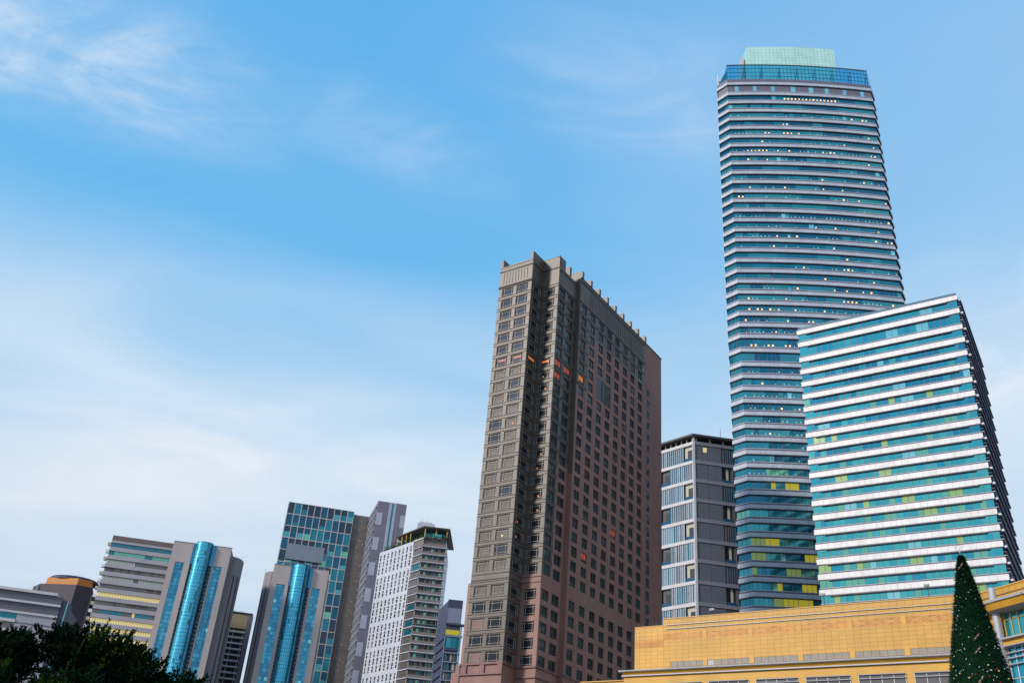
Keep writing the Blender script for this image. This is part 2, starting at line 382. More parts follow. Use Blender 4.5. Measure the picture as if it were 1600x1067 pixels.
# ------------------------------------------------------------------ tallest tower (banded, curved front)
def curve_front(a, b, sag, n=8):
    a = Vector(a); b = Vector(b); d = (b - a); nn = Vector((d.y, -d.x)).normalized()
    return [tuple(a + d * (i / n) + nn * sag * 4 * (i / n) * (1 - i / n)) for i in range(n + 1)]
def tall_tower():
    front = curve_front((74.0, 266.1), (127.9, 262.9), 1.35)
    fp = front + [(130.8, 267.2), (130.8, 301), (82.5, 303), (71.2, 269.6)]
    nf = len(front) - 1
    root = thing('office_tower', 'tallest skyscraper, banded in grey white ledges and dark teal glass, with a glass crown', 'skyscraper', center(fp))
    o = tuple(root.location); T = 275.4
    levels = [275.4] + [270.1 - 4.28 * k for k in range(26)] + [157.9] + [152.7 - 4.344 * k for k in range(24)]
    core = MB(o); solid(core, offset(fp, -0.8), 0, T + 1, 'purple_metal', 'roof_dark'); core.build('core', root)
    base = MB(o); solid(base, fp, 0, levels[-1] - 6, 'tower_panel'); base.build('base_wall', root)
    rnd = random.Random(3)
    for k, z in enumerate(levels):
        sb = MB(o)
        ring(sb, fp, 0.42, z - 0.60, z + 0.60, 'tower_panel', -0.6)
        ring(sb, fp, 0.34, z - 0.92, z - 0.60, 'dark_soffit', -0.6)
        zn = levels[k + 1] if k + 1 < len(levels) else z - 4.34
        zt, zb = z - 0.92, zn + 1.22
        ring(sb, fp, 0.12, zn + 0.60, zb, 'purple_metal', -0.7)
        ring(sb, fp, 0.24, zb - 0.02, zb + 0.08, 'rail_white', -0.6)
        sb.build('floor_band', root)
        gb = MB(o)
        low = max(0.0, (150 - z) / 75); tone = rnd.random(); run = [0]; cur = [0]
        lit_floor = low > 0.15 and rnd.random() < min(0.9, low * 1.1)
        def pick(i, q, kk):
            if run[0] <= 0:
                run[0] = rnd.randint(1, 5)
                r_ = rnd.random()
                if lit_floor and i < nf and r_ < 0.05 + 0.45 * low: cur[0] = rnd.choice(('lit_yellow', 'lit_yellow', 'green_glass', 'lit_green')); run[0] = rnd.randint(1, 3)
                elif r_ > 0.985: cur[0] = 'pale_glass'; run[0] = 1
                elif low > .3 and r_ > 0.93: cur[0] = 'green_glass'
                else: cur[0] = 'tower_glass_%d' % ((int(tone * 3.99) + rnd.choice((0, 0, 1, 0, 3))) % 4)
            run[0] -= 1
            return cur[0]
        if k == 0: pick = lambda i, q, kk: 'purple_metal' if q % 5 != 2 or i >= nf else 'pale_glass'
        panes(gb, fp, 0.0, zb, zt, 1.5, pick, 'purple_metal' if z < 190 else None)
        # ceiling lights seen behind the glass
        if 3 <= k <= 36 or k == 1:
            dens = rnd.choice((0.08, 0.3, 0.55, 0.6, 0.45)) if k > 1 else 0
            P = offset(fp, 0.03); br = False
            for i in range(nf):
                a = Vector(P[i]); b = Vector(P[i + 1]); L = (b - a).length
                fr = F(P[i], math.degrees(math.atan2(b.y - a.y, b.x - a.x)))
                for q in range(5):
                    on = (k == 1 and 3 <= i <= 5) or rnd.random() < dens
                    if not on: br = rnd.random() < 0.5; continue
                    u = L * (q + 0.5) / 5; bright = br and rnd.random() < (0.6 if z > 160 else 0.3) or k == 1
                    w = rnd.uniform(0.18, 0.30) if bright else rnd.uniform(0.10, 0.18)
                    fr.quad(gb, u - w, u + w, zb + 0.55, zb + 0.55 + 2.0 * w, 0.0, 'lit_spot' if bright else 'lit_dim')
        gb.build('window_band', root)
    cap = MB(o); ring(cap, fp, 0.3, T + 0.65, T + 2.3, 'purple_metal', -1.0); solid(cap, offset(fp, -0.9), T + 1.0, T + 1.6, 'roof_dark'); cap.build('parapet', root)
    # glass wind screen round the roof, on its posts
    sc = MB(o); pf = offset(fp, -0.2)
    for i in range(nf):
        a = Vector(pf[i]); b = Vector(pf[i + 1]); L = (b - a).length
        fr = F(pf[i], math.degrees(math.atan2(b.y - a.y, b.x - a.x)))
        fr.quad(sc, 0, L, T + 2.3, T + 10.2, 0, 'screen_glass')
    sc.build('glass_screen', root)
    fm = MB(o)
    for i in range(nf):
        a = Vector(pf[i]); b = Vector(pf[i + 1]); L = (b - a).length
        fr = F(pf[i], math.degrees(math.atan2(b.y - a.y, b.x - a.x)))
        for z in (2.3, 4.2, 6.2, 8.2): fr.box(fm, 0, L, T + z, T + z + 0.12, 0.05, 0.16, 'window_teal')
        fr.box(fm, 0, L, T + 10.15, T + 10.45, -0.2, 0.2, 'purple_metal')
        for q in range(5): fr.box(fm, L * q / 5 - .06, L * q / 5 + .06, T + 2.3, T + 10.2, 0.05, 0.2, 'window_teal')
    for i in range(nf + 1):
        x, y = pf[i]
        fm.tube((x, y + 1.0, T + 1.6), (x, y + 1.0, T + 10), 0.22, 0.22, 'pale_glass')
        fm.tube((x, y + 6, T + 1.6), (x, y + 1.0, T + 9.6), 0.18, 0.18, 'steel')
    fm.build('screen_frame', root)
    ws = MB(o)
    for i in (nf, len(fp) - 1):
        a = Vector(pf[i]); b = Vector(pf[(i + 1) % len(fp)])
        hi, lo = (T + 10.2, T + 3.0) if i == nf else (T + 3.0, T + 8.0)
        ws.face(((a.x, a.y, T + 2.3), (b.x, b.y, T + 2.3), (b.x, b.y, lo), (a.x, a.y, hi)), 'window_teal')
    ws.build('screen_return', root)
    ph = MB(o); pfp = [(84.6, 273.5), (102, 271.3), (119.3, 270.8), (119.3, 290), (84.6, 292)]
    solid(ph, pfp, T + 1.6, 304.8, 'pale_green_glass', 'roof_dark')
    ph.build('penthouse', root)
    fn = MB(o); F((83.0, 273.8), -3).box(fn, 0, 1.0, T + 1.6, 302.0, -12, -2.5, 'frame_pink'); fn.build('penthouse_fin', root)
    cr = MB(o)
    for dx, h in ((0.2, 6.5), (1.1, 5.0)):
        cr.tube((71.6 + dx, 270.5, T + 1.6), (71.3 + dx, 270.2, T + 2 + h), 0.22, 0.22, 'rail_white', cap=True)
    cr.tube((71.8, 270.5, T + 6.5), (73.0, 271.2, T + 3.0), 0.15, 0.15, 'lamp_metal', cap=True); cr.build('cleaning_davit', root)
tall_tower()

# ------------------------------------------------------------------ office block with bright white bands, in front of the tower
def office_block():
    fp = [(78.7, 224.7), (111.9, 201.1), (133.4, 233.9), (100.3, 256.6)]
    root = thing('office_block', 'blue glass office block with bright white bands, sharp corner and dark right side', 'office building', center(fp))
    o = tuple(root.location)
    levels = [140.0, 136.1, 131.4] + [131.4 - 3.735 * k for k in range(1, 26)]
    core = MB(o); solid(core, offset(fp, -0.5), 0, 140.2, 'purple_metal', 'roof_dark'); core.build('core', root)
    base = MB(o); solid(base, fp, 0, levels[-1] - 4, 'white_panel'); base.build('base_wall', root)
    a = Vector(fp[0]); b = Vector(fp[1]); L1 = (b - a).length; f1 = F(fp[0], math.degrees(math.atan2(b.y - a.y, b.x - a.x)))
    c = Vector(fp[2]); L2 = (c - b).length; f2 = F(fp[1], math.degrees(math.atan2(c.y - b.y, c.x - b.x)))
    rnd = random.Random(11)
    for k, z in enumerate(levels):
        sb = MB(o); zn = levels[k + 1] if k + 1 < len(levels) else z - 3.735
        top = 1.28
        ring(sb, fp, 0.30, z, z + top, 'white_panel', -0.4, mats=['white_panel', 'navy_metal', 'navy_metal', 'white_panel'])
        ring(sb, fp, 0.14, z - 0.16, z, 'purple_metal', -0.4)
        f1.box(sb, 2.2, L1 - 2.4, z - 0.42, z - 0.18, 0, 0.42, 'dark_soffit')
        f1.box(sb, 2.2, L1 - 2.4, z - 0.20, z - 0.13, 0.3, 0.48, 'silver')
        zb = zn + top + 0.42
        ring(sb, fp, 0.10, zn + top, zb - 0.1, 'purple_metal', -0.4)
        ring(sb, fp, 0.22, zb - 0.1, zb, 'silver', -0.4)
        # fins down the shaded side, with bright tips at the corner
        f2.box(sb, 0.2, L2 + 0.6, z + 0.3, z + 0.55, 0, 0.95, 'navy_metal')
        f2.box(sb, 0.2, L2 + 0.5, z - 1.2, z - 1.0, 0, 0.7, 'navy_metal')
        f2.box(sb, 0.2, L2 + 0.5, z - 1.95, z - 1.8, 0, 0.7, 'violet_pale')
        f2.box(sb, 0.1, 0.9, z - 0.1, z + 0.25, 0.3, 1.0, 'rail_white')
        sb.build('floor_band', root)
        gb = MB(o); low = max(0, min(1, (128 - z) / 70)); state = [None, 0]; base_t = rnd.randint(0, 2)
        def pick(i, q, kk):
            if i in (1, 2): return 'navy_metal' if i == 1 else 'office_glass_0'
            if state[1] <= 0:
                state[1] = rnd.choice((1, 1, 2)); r_ = rnd.random()
                if r_ < 0.22 * low: state[0] = 'green_glass'
                elif r_ < 0.34 * low: state[0] = 'lit_green'
                elif r_ > 0.96: state[0] = 'pale_glass'
                elif r_ > 0.5 + 0.4 * (1 - low): state[0] = 'office_glass_3'
                else: state[0] = 'office_glass_%d' % ((base_t + rnd.choice((0, 0, 2))) % 3 if low < .35 else rnd.choice((0, 1, 1, 3)))
            state[1] -= 1
            return state[0]
        panes(gb, fp, 0.0, zb, z - 0.16, 1.5, pick, 'navy_metal')
        gb.build('window_band', root)
    rl = MB(o); f1.box(rl, 0, L1, 141.29, 141.55, -0.3, 0.36, 'purple_metal'); f1.box(rl, 0, L1, 141.55, 142.0, 0.0, 0.06, 'office_glass_0'); f1.box(rl, 0, L1, 142.0, 142.1, -0.05, 0.12, 'lamp_metal')
    f2.box(rl, 0, L2, 141.36, 142.1, -0.3, 0.1, 'navy_metal'); rl.build('roof_rail', root)
    bal = MB(o)
    for z in (101, 94): bal.tube(f2.pt(L2 + .2, z, -3), f2.pt(L2 + .2, z + 3.5, -3), 2.2, 2.2, 'navy_metal', 12, True)
    bal.build('stair_drum', root)
office_block()

# ------------------------------------------------------------------ the brown and pink granite hotel
def hotel():
    A1 = -35.3; A2 = 54.7
    c1 = (3.5, 193.4)                                   # outer corner of the front bay
    fF = F(c1, A1)
    left = fF.pt(-9.5, 0)[:2]
    inn = F(c1, A2); inner = inn.pt(4.75, 0)[:2]          # recess corner
    fG = F(inner, A1); c2 = fG.pt(4.75, 0)[:2]
    f1 = F(c2, A2)                                       # long side, first bay
    j0 = f1.pt(8.7, 0)[:2]; j1 = f1.pt(8.7, 0, 1.1)[:2]
    fJ = F(j0, A1); f2 = F(f1.pt(0, 0, 1.1)[:2], A2)
    far = f2.pt(55.7, 0)[:2]; back = fF.pt(-9.5, 0, -60)[:2]
    root = thing('hotel_tower', 'brown and pink granite hotel tower with square windows and toothed roof edge', 'hotel', center([left, far, c2, back]))
    o = tuple(root.location)
    upper = [128.45 - 3.265 * k for k in range(22)]; lower = [54.6 - 3.33 * k for k in range(5)]
    rows = upper + lower; ground_rows = [34.6, 29.5, 24.5]
    H = 1.12
    def zlist(rs, h): 
        z = [0.0]
        for r in sorted(rs): z += [r - h, r + h]
        return z
    wins = Wins(root)
    def framed(A, B, fr, u0, u1, z0, z1, d, gm, lit=None):
        fr.quad(A, u0, u1, z0, z1, d, gm)
        w = u1 - u0; h = z1 - z0
        if lit:
            if lit[0] == 'top': fr.quad(A, u0 + w * .18, u1 - w * .18, z0 + h * .55, z1 - h * .15, d + .02, lit[1])
            elif lit[0] == 'dot': fr.quad(A, u0 + w * lit[2], u0 + w * lit[2] + .4, z0 + h * .3, z0 + h * .3 + .4, d + .02, lit[1])
            else: fr.quad(A, u0 + .1, u1 - .1, z0 + .1, z1 - .1, d + .02, lit[1])
        t = 0.07; e = 'frame_grey'
        for a, b in ((u0, u0 + t), (u1 - t, u1), (u0 + w * .17, u0 + w * .17 + t), (u1 - w * .17 - t, u1 - w * .17)): fr.box(B, a, b, z0, z1, d, d + .12, e, back=False)
        for a, b in ((z0, z0 + t), (z1 - t, z1), (z0 + h * .2, z0 + h * .2 + t), (z1 - h * .16 - t, z1 - h * .16)): fr.box(B, u0 + t, u1 - t, a, b, d, d + .10, e, back=False)
    def plain(A, B, fr, u0, u1, z0, z1, d, gm, lit=None):
        fr.quad(A, u0, u1, z0, z1, d, gm); t = .06; m = (u0 + u1) / 2
        if lit: fr.quad(A, u0 + .15, u1 - .15, z0 + (z1 - z0) * .35, z1 - .12, d + .02, lit[1])
        for a, b in ((u0, u0 + t), (u1 - t, u1), (m - t / 2, m + t / 2)): fr.box(B, a, b, z0, z1, d, d + .1, 'frame_side', back=False)
        for a, b in ((z0, z0 + t), (z1 - t, z1), (z0 + .5, z0 + .5 + t)): fr.box(B, u0 + t, u1 - t, a, b, d, d + .08, 'frame_side', back=False)
    rnd = random.Random(5)
    # --- front bay
    wall = MB(o)
    def wfront(u, z): return 'pink_granite' if z < 39.9 else 'grey_granite'
    us = [-9.5, -8.55, -5.2, -4.3, -0.95, 0]; zs = zlist(rows + ground_rows, H) + [130.1, 135.9]
    holes = set((i, j) for i in (1, 3) for j in range(1, len(zs) - 2, 2))
    fF.grid(wall, us, zs, holes, wfront, 0.28)
    for r, z in enumerate(rows):
        for i in (1, 3):
            gm = 'hotel_glass' if r < 7 else ('dull_beige' if r < 23 and rnd.random() < .82 else 'hotel_glass')  # beige middle rows: reflection of a building put into the pane colour
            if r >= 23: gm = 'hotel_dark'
            if r == 22: gm = 'dull_beige'
            lit = None
            if r == 6: lit = ('top', 'lit_red')
            if (r, i) == (11, 3): lit = ('dot', 'lit_orange', .5)
            if (r, i) == (19, 3): lit = ('dot', 'lit_cream', .4)
            if (r, i) == (26, 1): lit = ('full', 'maroon_stone')
            if (r, i) == (24, 1): lit = ('full', 'maroon_stone')
            wins.add(fF, us[i], us[i + 1], z - H, z + H, -.28, framed, gm, lit)
    for z in ground_rows:
        for i in (1, 3): wins.add(fF, us[i], us[i + 1], z - H, z + H, -.28, framed, 'hotel_dark', ('top', 'lit_cream') if rnd.random() < .2 else None)
    # --- recess wall
    us = [0, 0.4, 4.35, 4.75]; zz = zlist(rows, H) + [130.1, 138.3]
    inn.grid(wall, us, zz, set((1, j) for j in range(1, len(zz) - 2, 2)), wfront, 0.2)
    for r, z in enumerate(rows):
        lit = ('top', 'lit_orange') if r == 6 else (('dot', 'lit_orange', .3) if r in (18, 19) else None)
        wins.add(inn, .4, 4.35, z - H, z + H, -.2, framed, 'hotel_dark', lit, vis=.8)
    # --- second face
    def wsec(u, z): return 'pink_granite' if z < 58.1 else 'grey_granite'
    us = [0, 0.8, 3.75, 4.75]
    fG.grid(wall, us, zz, set((1, j) for j in range(1, len(zz) - 2, 2)), wsec, 0.28)
    for r, z in enumerate(rows):
        lit = ('top', 'lit_orange') if r == 6 else (('dot', 'lit_orange', rnd.choice((.3, .55))) if r in (7, 8, 13, 14, 16, 17) else None)
        wins.add(fG, .8, 3.75, z - H, z + H, -.28, framed, 'hotel_dark', lit)
    # --- side, first bay
    def wside1(u, z):
        return 'pink_granite' if z < 58.1 or (u > 3.95 and z < 84.4) else 'grey_granite'
    us = [0, 0.5, 3.3, 3.95, 4.6, 7.5, 8.7]; z1 = zlist(rows, H) + [130.1, 135.5]
    f1.grid(wall, us, z1, set((i, j) for i in (1, 4) for j in range(1, len(z1) - 2, 2)), wside1, 0.25)
    for r, z in enumerate(rows):
        for i in (1, 4):
            lit = ('top', 'lit_red') if r == 6 and i == 1 or r == 6 and i == 4 or r == 7 and i == 1 else None
            wins.add(f1, us[i], us[i + 1], z - H, z + H, -.25, plain, rnd.choice(('hotel_dark', 'hotel_dark', 'hotel_teal')), lit)
    # --- jog
    zj = [0, 84.0, 136.9]
    fJ.grid(wall, [0, 1.1], zj, set(), lambda u, z: 'pink_granite' if z < 84 else 'grey_granite')
    # --- side, long bay
    cols = [11.0 + 4.48 * k for k in range(8)]
    us = [8.7, 8.75] ; us = [8.7]
    for c in cols: us += [c - 1.25, c + 1.25]
    us.insert(3, 13.6); us += [45.1, 46.4, 48.2, 55.7]
    def wside2(u, z):
        if u > 45.1: return 'pink_granite'
        if u < 13.6: return 'pink_granite' if z < 107.2 else 'grey_granite'
        return 'pink_granite' if z < 123.55 else 'grey_granite'
    z2 = zlist(rows, H) + [130.1, 136.9]
    rowj = {r: len(z2) - 3 - 2 * r - 1 for r in range(27)}
    hs = set(); U = {}
    for c in range(8):
        i = min(range(len(us)), key=lambda t: abs(us[t] - (cols[c] - 1.25))); U[c] = i
        for r in range(27): hs.add((i, [t for t in range(len(z2)) if abs(z2[t] - (rows[r] - H)) < 1e-6][0]))
    i9 = us.index(46.4)
    f2.grid(wall, us, z2, hs, wside2, 0.25)
    for c in range(8):
        for r, z in enumerate(rows):
            gm = rnd.choice(('hotel_dark', 'hotel_dark', 'hotel_teal', 'hotel_glass' if rnd.random() < .3 else 'hotel_dark'))
            lit = None
            if r < 2 and c in (5, 6) or (r, c) in ((3, 6), (4, 6), (7, 5)): gm = 'dull_beige'
            if (c, r) == (0, 6): lit = ('top', 'lit_orange')
            elif rnd.random() < .006: lit = ('top', 'lit_red')
            wins.add(f2, cols[c] - 1.25, cols[c] + 1.25, z - H, z + H, -.25, plain, gm, lit)
    wall.build('wall', root)
    wins.finish(100)
    # pale strips between the window columns
    for c in range(-1, 8):
        u = cols[0] + 4.48 * c + 2.24; vs = MB(o)
        if u < 9: continue
        f2.box(vs, u - .09, u + .09, 40.3, 107.1 if u < 13.6 else 123.5, 0, .07, 'pink_line'); vs.build('wall_strip', root)
    vs = MB(o); f1.box(vs, 3.86, 4.02, 58.2, 84.4, 0, .07, 'pink_line'); vs.build('wall_strip', root)
    # blind windows near the far end, set flush
    for z in rows[2:22]:
        bw = MB(o); f2.box(bw, 46.5, 48.2, z - H, z + H, 0, 0.03, 'hotel_glass', back=False); bw.build('blind_window', root)
    # two-storey dark opening
    op = MB(o); f2.box(op, cols[2] - 1.3, cols[3] + 1.3, rows[6] - 1.2, rows[5] + 1.2, 0.01, 0.05, 'hotel_dark')
    for uu in (cols[2] + 1.2, cols[3] - 1.6): f2.box(op, uu, uu + .5, rows[6] - 1.2, rows[5] + 1.2, 0.05, 0.14, 'granite_line')
    op.build('loggia', root)
    # ledges at every floor of the grey cladding
    lg = MB(o)
    for k in range(27):
        z = rows[k] + 1.65; 
        for fr, a, b in ((fF, -9.6, .12), (inn, .1, 4.63), (fG, .12, 4.87)):
            if fr is fG and z < 58: continue
            fr.box(lg, a, b, z - .36, z - .28, 0, .10, 'granite_line'); fr.box(lg, a, b, z + .28, z + .36, 0, .10, 'granite_line')
        e1 = 3.9 if z < 84.4 else 8.7
        if z > 58: f1.box(lg, .12, e1, z - .3, z - .22, 0, .10, 'granite_line'); f1.box(lg, .12, e1, z + .25, z + .33, 0, .10, 'granite_line')
        e2 = 13.6 if 107 < z < 124.5 else (45.1 if z > 124.5 else 0)
        if e2: f2.box(lg, 8.82, e2, z - .2, z + .06, 0, .10, 'granite_line')
    lg.build('ledge', root)
    # vertical panel ribs on the blank attic
    rb = MB(o)
    for k in range(9): fF.box(rb, -8.3 + .85 * k, -8.22 + .85 * k, 131.0, 134.4, 0, .08, 'granite_line')
    for k in range(28): f2.box(rb, 14 + 1.1 * k, 14.1 + 1.1 * k, 131, 135.5, 0, .07, 'granite_line')
    for fr, a, b, z in ((fF, -9.7, .15, 134.8), (fF, -9.7, .15, 130.1), (inn, .15, 4.6, 135.1), (fG, .15, 4.95, 135.1), (f1, .15, 8.6, 134.6), (f2, 8.85, 45.1, 136.0), (f1, .1, 8.6, 130.1), (f2, 8.85, 45.1, 130.1)):
        fr.box(rb, a, b, z - .1, z + .1, 0, .16, 'granite_line')
    rb.build('attic_rib', root)
    at = MB(o)
    fF.box(at, -9.5, 0, 135.9, 136.15, -0.6, .1, 'grey_granite')
    f2.box(at, 8.7, 45.1, 136.9, 137.15, -.6, .12, 'grey_granite'); f2.box(at, 45.1, 55.8, 136.9, 137.1, -.6, .2, 'grey_granite')
    fG.box(at, 0, 4.0, 138.3, 138.45, -.4, .05, 'grey_granite')
    at.build('coping', root)
    # fins standing along the roof edge
    for u in (5.0,):
        t = MB(o); f1.box(t, u, u + .9, 135.0, 138.4, -3.6, -.05, 'grey_granite'); t.build('roof_fin', root)
    for k in range(9):
        u = 9.4 + 4.47 * k; t = MB(o); f2.box(t, u - .45, u + .45, 135.0, 139.0 + (.15 if k == 0 else 0), -3.6, -.62, 'grey_granite'); f2.box(t, u - .44, u + .44, 137.15, 138.98, -.62, .25, 'grey_granite'); t.build('roof_fin', root)
    for fr, u in ((fF, -9.55), (fF, -.75)):
        t = MB(o); fr.box(t, u, u + .8, 135.0, 138.5, -4.7, -.62, 'grey_granite'); fr.box(t, u + .01, u + .79, 136.15, 138.48, -.62, .1, 'grey_granite'); t.build('roof_fin', root)
    t = MB(o); fG.box(t, 4.1, 4.7, 135.0, 138.6, -3, -.42, 'grey_granite'); fG.box(t, 4.05, 4.74, 138.31, 138.62, -.42, .12, 'grey_granite'); t.build('roof_fin', root)
    pn = MB(o); fF.box(pn, -6.6, -.8, 136.15, 137.4, -4, -1.2, 'grey_granite'); pn.build('plant_screen', root)
    # other walls and the roof
    bk = MB(o)
    def wl(p, q, z, m):
        L = hypot(q[0] - p[0], q[1] - p[1]); bk.face(((*p, 0), (*q, 0), (*q, z), (*p, z)), m, [(0, 0), (L, 0), (L, z), (0, z)])
    bl = fF.pt(-9.5, 0, -58)[:2]; br = f2.pt(55.7, 0, 0)[:2]
    wl(left, bl, 135.9, 'grey_granite'); wl(bl, br, 136.9, 'pink_granite')
    bk.face([(*p, 135.2) for p in (left, c1, inner, c2, j0, br, bl)], 'roof_dark'); bk.build('rear_wall', root)
    # pink pilaster on the left edge and the stepped base
    ps = MB(o); fF.box(ps, -10.15, -9.5, 0, 56.5, -3, 0.0, 'pink_granite')
    for k, (du, zt) in enumerate(((10.8, 39.9), (11.8, 38.6))): fF.box(ps, -du - .3, -du + .7 + .003 * k, 0, zt, -4 - k, .2 - .1 * k, 'pink_granite')
    ps.build('pilaster', root)
    cn = MB(o)
    fF.box(cn, -10.2, .25, 39.85, 40.25, 0, .35, 'maroon_stone'); fF.box(cn, -10.2, .25, 37.9, 38.2, 0, .35, 'maroon_stone')
    for u in (-9.5, -5.2, -.95): fF.box(cn, u, u + 1.1, 38.2, 39.85, 0, .3, 'maroon_stone')
    fG.box(cn, .2, 4.9, 39.85, 40.25, 0, .3, 'maroon_stone'); fG.box(cn, .2, 4.9, 37.9, 38.2, 0, .3, 'maroon_stone')
    f1.box(cn, .3, 8.6, 39.85, 40.25, 0, .3, 'maroon_stone'); f1.box(cn, .3, 8.6, 37.9, 38.2, 0, .3, 'maroon_stone')
    f2.box(cn, 8.9, 55.6, 39.85, 40.25, 0, .3, 'maroon_stone'); f2.box(cn, 8.9, 55.6, 37.9, 38.2, 0, .3, 'maroon_stone')
    inn.box(cn, .3, 4.6, 39.85, 40.25, 0, .3, 'maroon_stone')
    cn.build('cornice', root)
    bd = MB(o)
    for fr, a, b in ((fF, -9.45, .03), (inn, .03, 4.7), (fG, .05, 4.78)):
        fr.box(bd, a, b, 56.9, 57.05, 0, .12, 'granite_line'); fr.box(bd, a, b, 58.1, 58.22, 0, .12, 'granite_line')
    bd.build('string_course', root)
hotel()

# ------------------------------------------------------------------ dark grey apartment block between the hotel and the tower
def grey_block():
    P = (67.8, 311.5); fR = F(P, 7.0); ql = F(P, -48.6).pt(-24, 0)[:2]; fL = F(ql, -48.6); L = 24.0
    fp = [ql, P, fR.pt(22, 0)[:2], fR.pt(22, 0, -26)[:2], fL.pt(0, 0, -20)[:2]]
    root = thing('apartment_block', 'dark grey apartment block with pale balcony screens on its left face, beside the tower', 'apartment building', center(fp))
    o = tuple(root.location)
    zs = [144.1 - 7.17 * k for k in range(12)]
    w = MB(o); solid(w, offset(fp, -.9), 0, 146, 'slate_panel', 'roof_dark'); w.build('wall', root)
    solid_b = MB(o); solid(solid_b, fp, 0, 58, 'slate_panel'); solid_b.build('base_wall', root)
    rf = MB(o); solid(rf, offset(fp, 1.6), 147.0, 147.7, 'roof_dark'); rf.build('roof', root)
    for k in range(10):
        p = MB(o); fL.box(p, 2.4 * k + 1.2, 2.4 * k + 1.7, 145, 147, -.8, -.4, 'balcony_cream'); p.build('roof_post', root)
    for k in range(4):
        p = MB(o); fR.box(p, 1 + 5 * k, 1.5 + 5 * k, 145, 147, -.8, -.4, 'balcony_cream'); p.build('roof_post', root)
    rnd = random.Random(8)
    sc = MB(o)
    for k, z in enumerate(zs):
        s_ = MB(o)
        fL.box(s_, 0, L, z, z + 1.15, -.9, .35, 'slab_white'); fR.box(s_, 0.36, 22, z + .1, z + 1.1, -.9, .30, 'slate_band')
        fR.box(s_, 0.36, 22, z + 1.1, z + 1.2, -.9, .38, 'violet_pale')
        s_.build('floor_slab', root)
        zb = zs[k] - 7.17 + 1.2; zt = z
        even = k % 2 == 0
        hole = (19.8, 23.6) if even else (9.7, 13.2)
        for s0_, s1_ in ((.2, hole[0] - .1), (hole[1] + .1, L - .3)):
            scn = MB(o); u = s0_
            while u < s1_ - .5:
                fL.box(scn, u, u + .66, zb, zt, -.06, .0, rnd.choice(('screen_pale', 'screen_mid', 'screen_pale', 'window_teal', 'screen_mid')))
                fL.box(scn, u + .66, u + .84, zb, zt, -.1, .16, 'slab_white'); u += .92
            scn.build('balcony_screen', root)
        b = MB(o); a0, a1 = hole
        fL.quad(b, a0, a1, zb, zt, -.55, 'balcony_cream' if even else 'window_grey'); fL.quad(b, a0 + 1.2, a1 - .4, zb, zt - 1.6, -.5, 'balcony_dark' if rnd.random() < .6 else 'hotel_glass')
        fL.box(b, a0, a1, zb, zb + 1.25, -.02, .05, 'balcony_blue'); b.build('balcony', root)
        r = MB(o); h2 = None if even else (10.3, 13.6)
        u = 10.3 if even else 13.6
        while u < 21.5:
            fR.box(r, u, u + .6, zb, zt, -.3, -.2, rnd.choice(('window_grey', 'window_teal', 'slate_panel'))); fR.box(r, u + .6, u + .75, zb, zt, -.3, .1, 'slate_panel'); u += .8
        r.build('balcony_screen', root)
        q = MB(o)
        for a, c in ((0.36, 5.1), (5.2, 10.1)): fR.box(q, a, c, zb, zt, -.5, 0.05, 'slate_panel')
        q.build('louvre_panel', root)
        if h2:
            bb = MB(o); fR.quad(bb, h2[0], h2[1] - .2, zb, zt, -.8, 'balcony_dark'); fR.box(bb, h2[0] + 1.6, h2[0] + 2.5, zb + .9, zt - .3, -.7, -.6, 'balcony_cream')
            fR.box(bb, h2[0], h2[1] - .2, zb, zb + 1.2, 0, .06, 'balcony_blue'); bb.build('balcony', root)
        else:
            pass
    ed = MB(o); fR.box(ed, -.42, .34, 58, 147, -.5, .4, 'slab_white'); ed.build('corner_post', root)
    lt = MB(o); fR.quad(lt, 3.4, 4.8, 141.6, 143.4, .07, 'lit_cream'); lt.build('lit_window', root)
    pl = MB(o); fR.box(pl, 11.5, 24, 147.7, 149.6, -12, -3, 'balcony_cream'); pl.build('roof_plant', root)
    an = MB(o); an.tube(fR.pt(11.3, 147.7, -3), fR.pt(11.3, 153.5, -3), .12, .06, 'lamp_metal', cap=True); an.build('antenna', root)
grey_block()

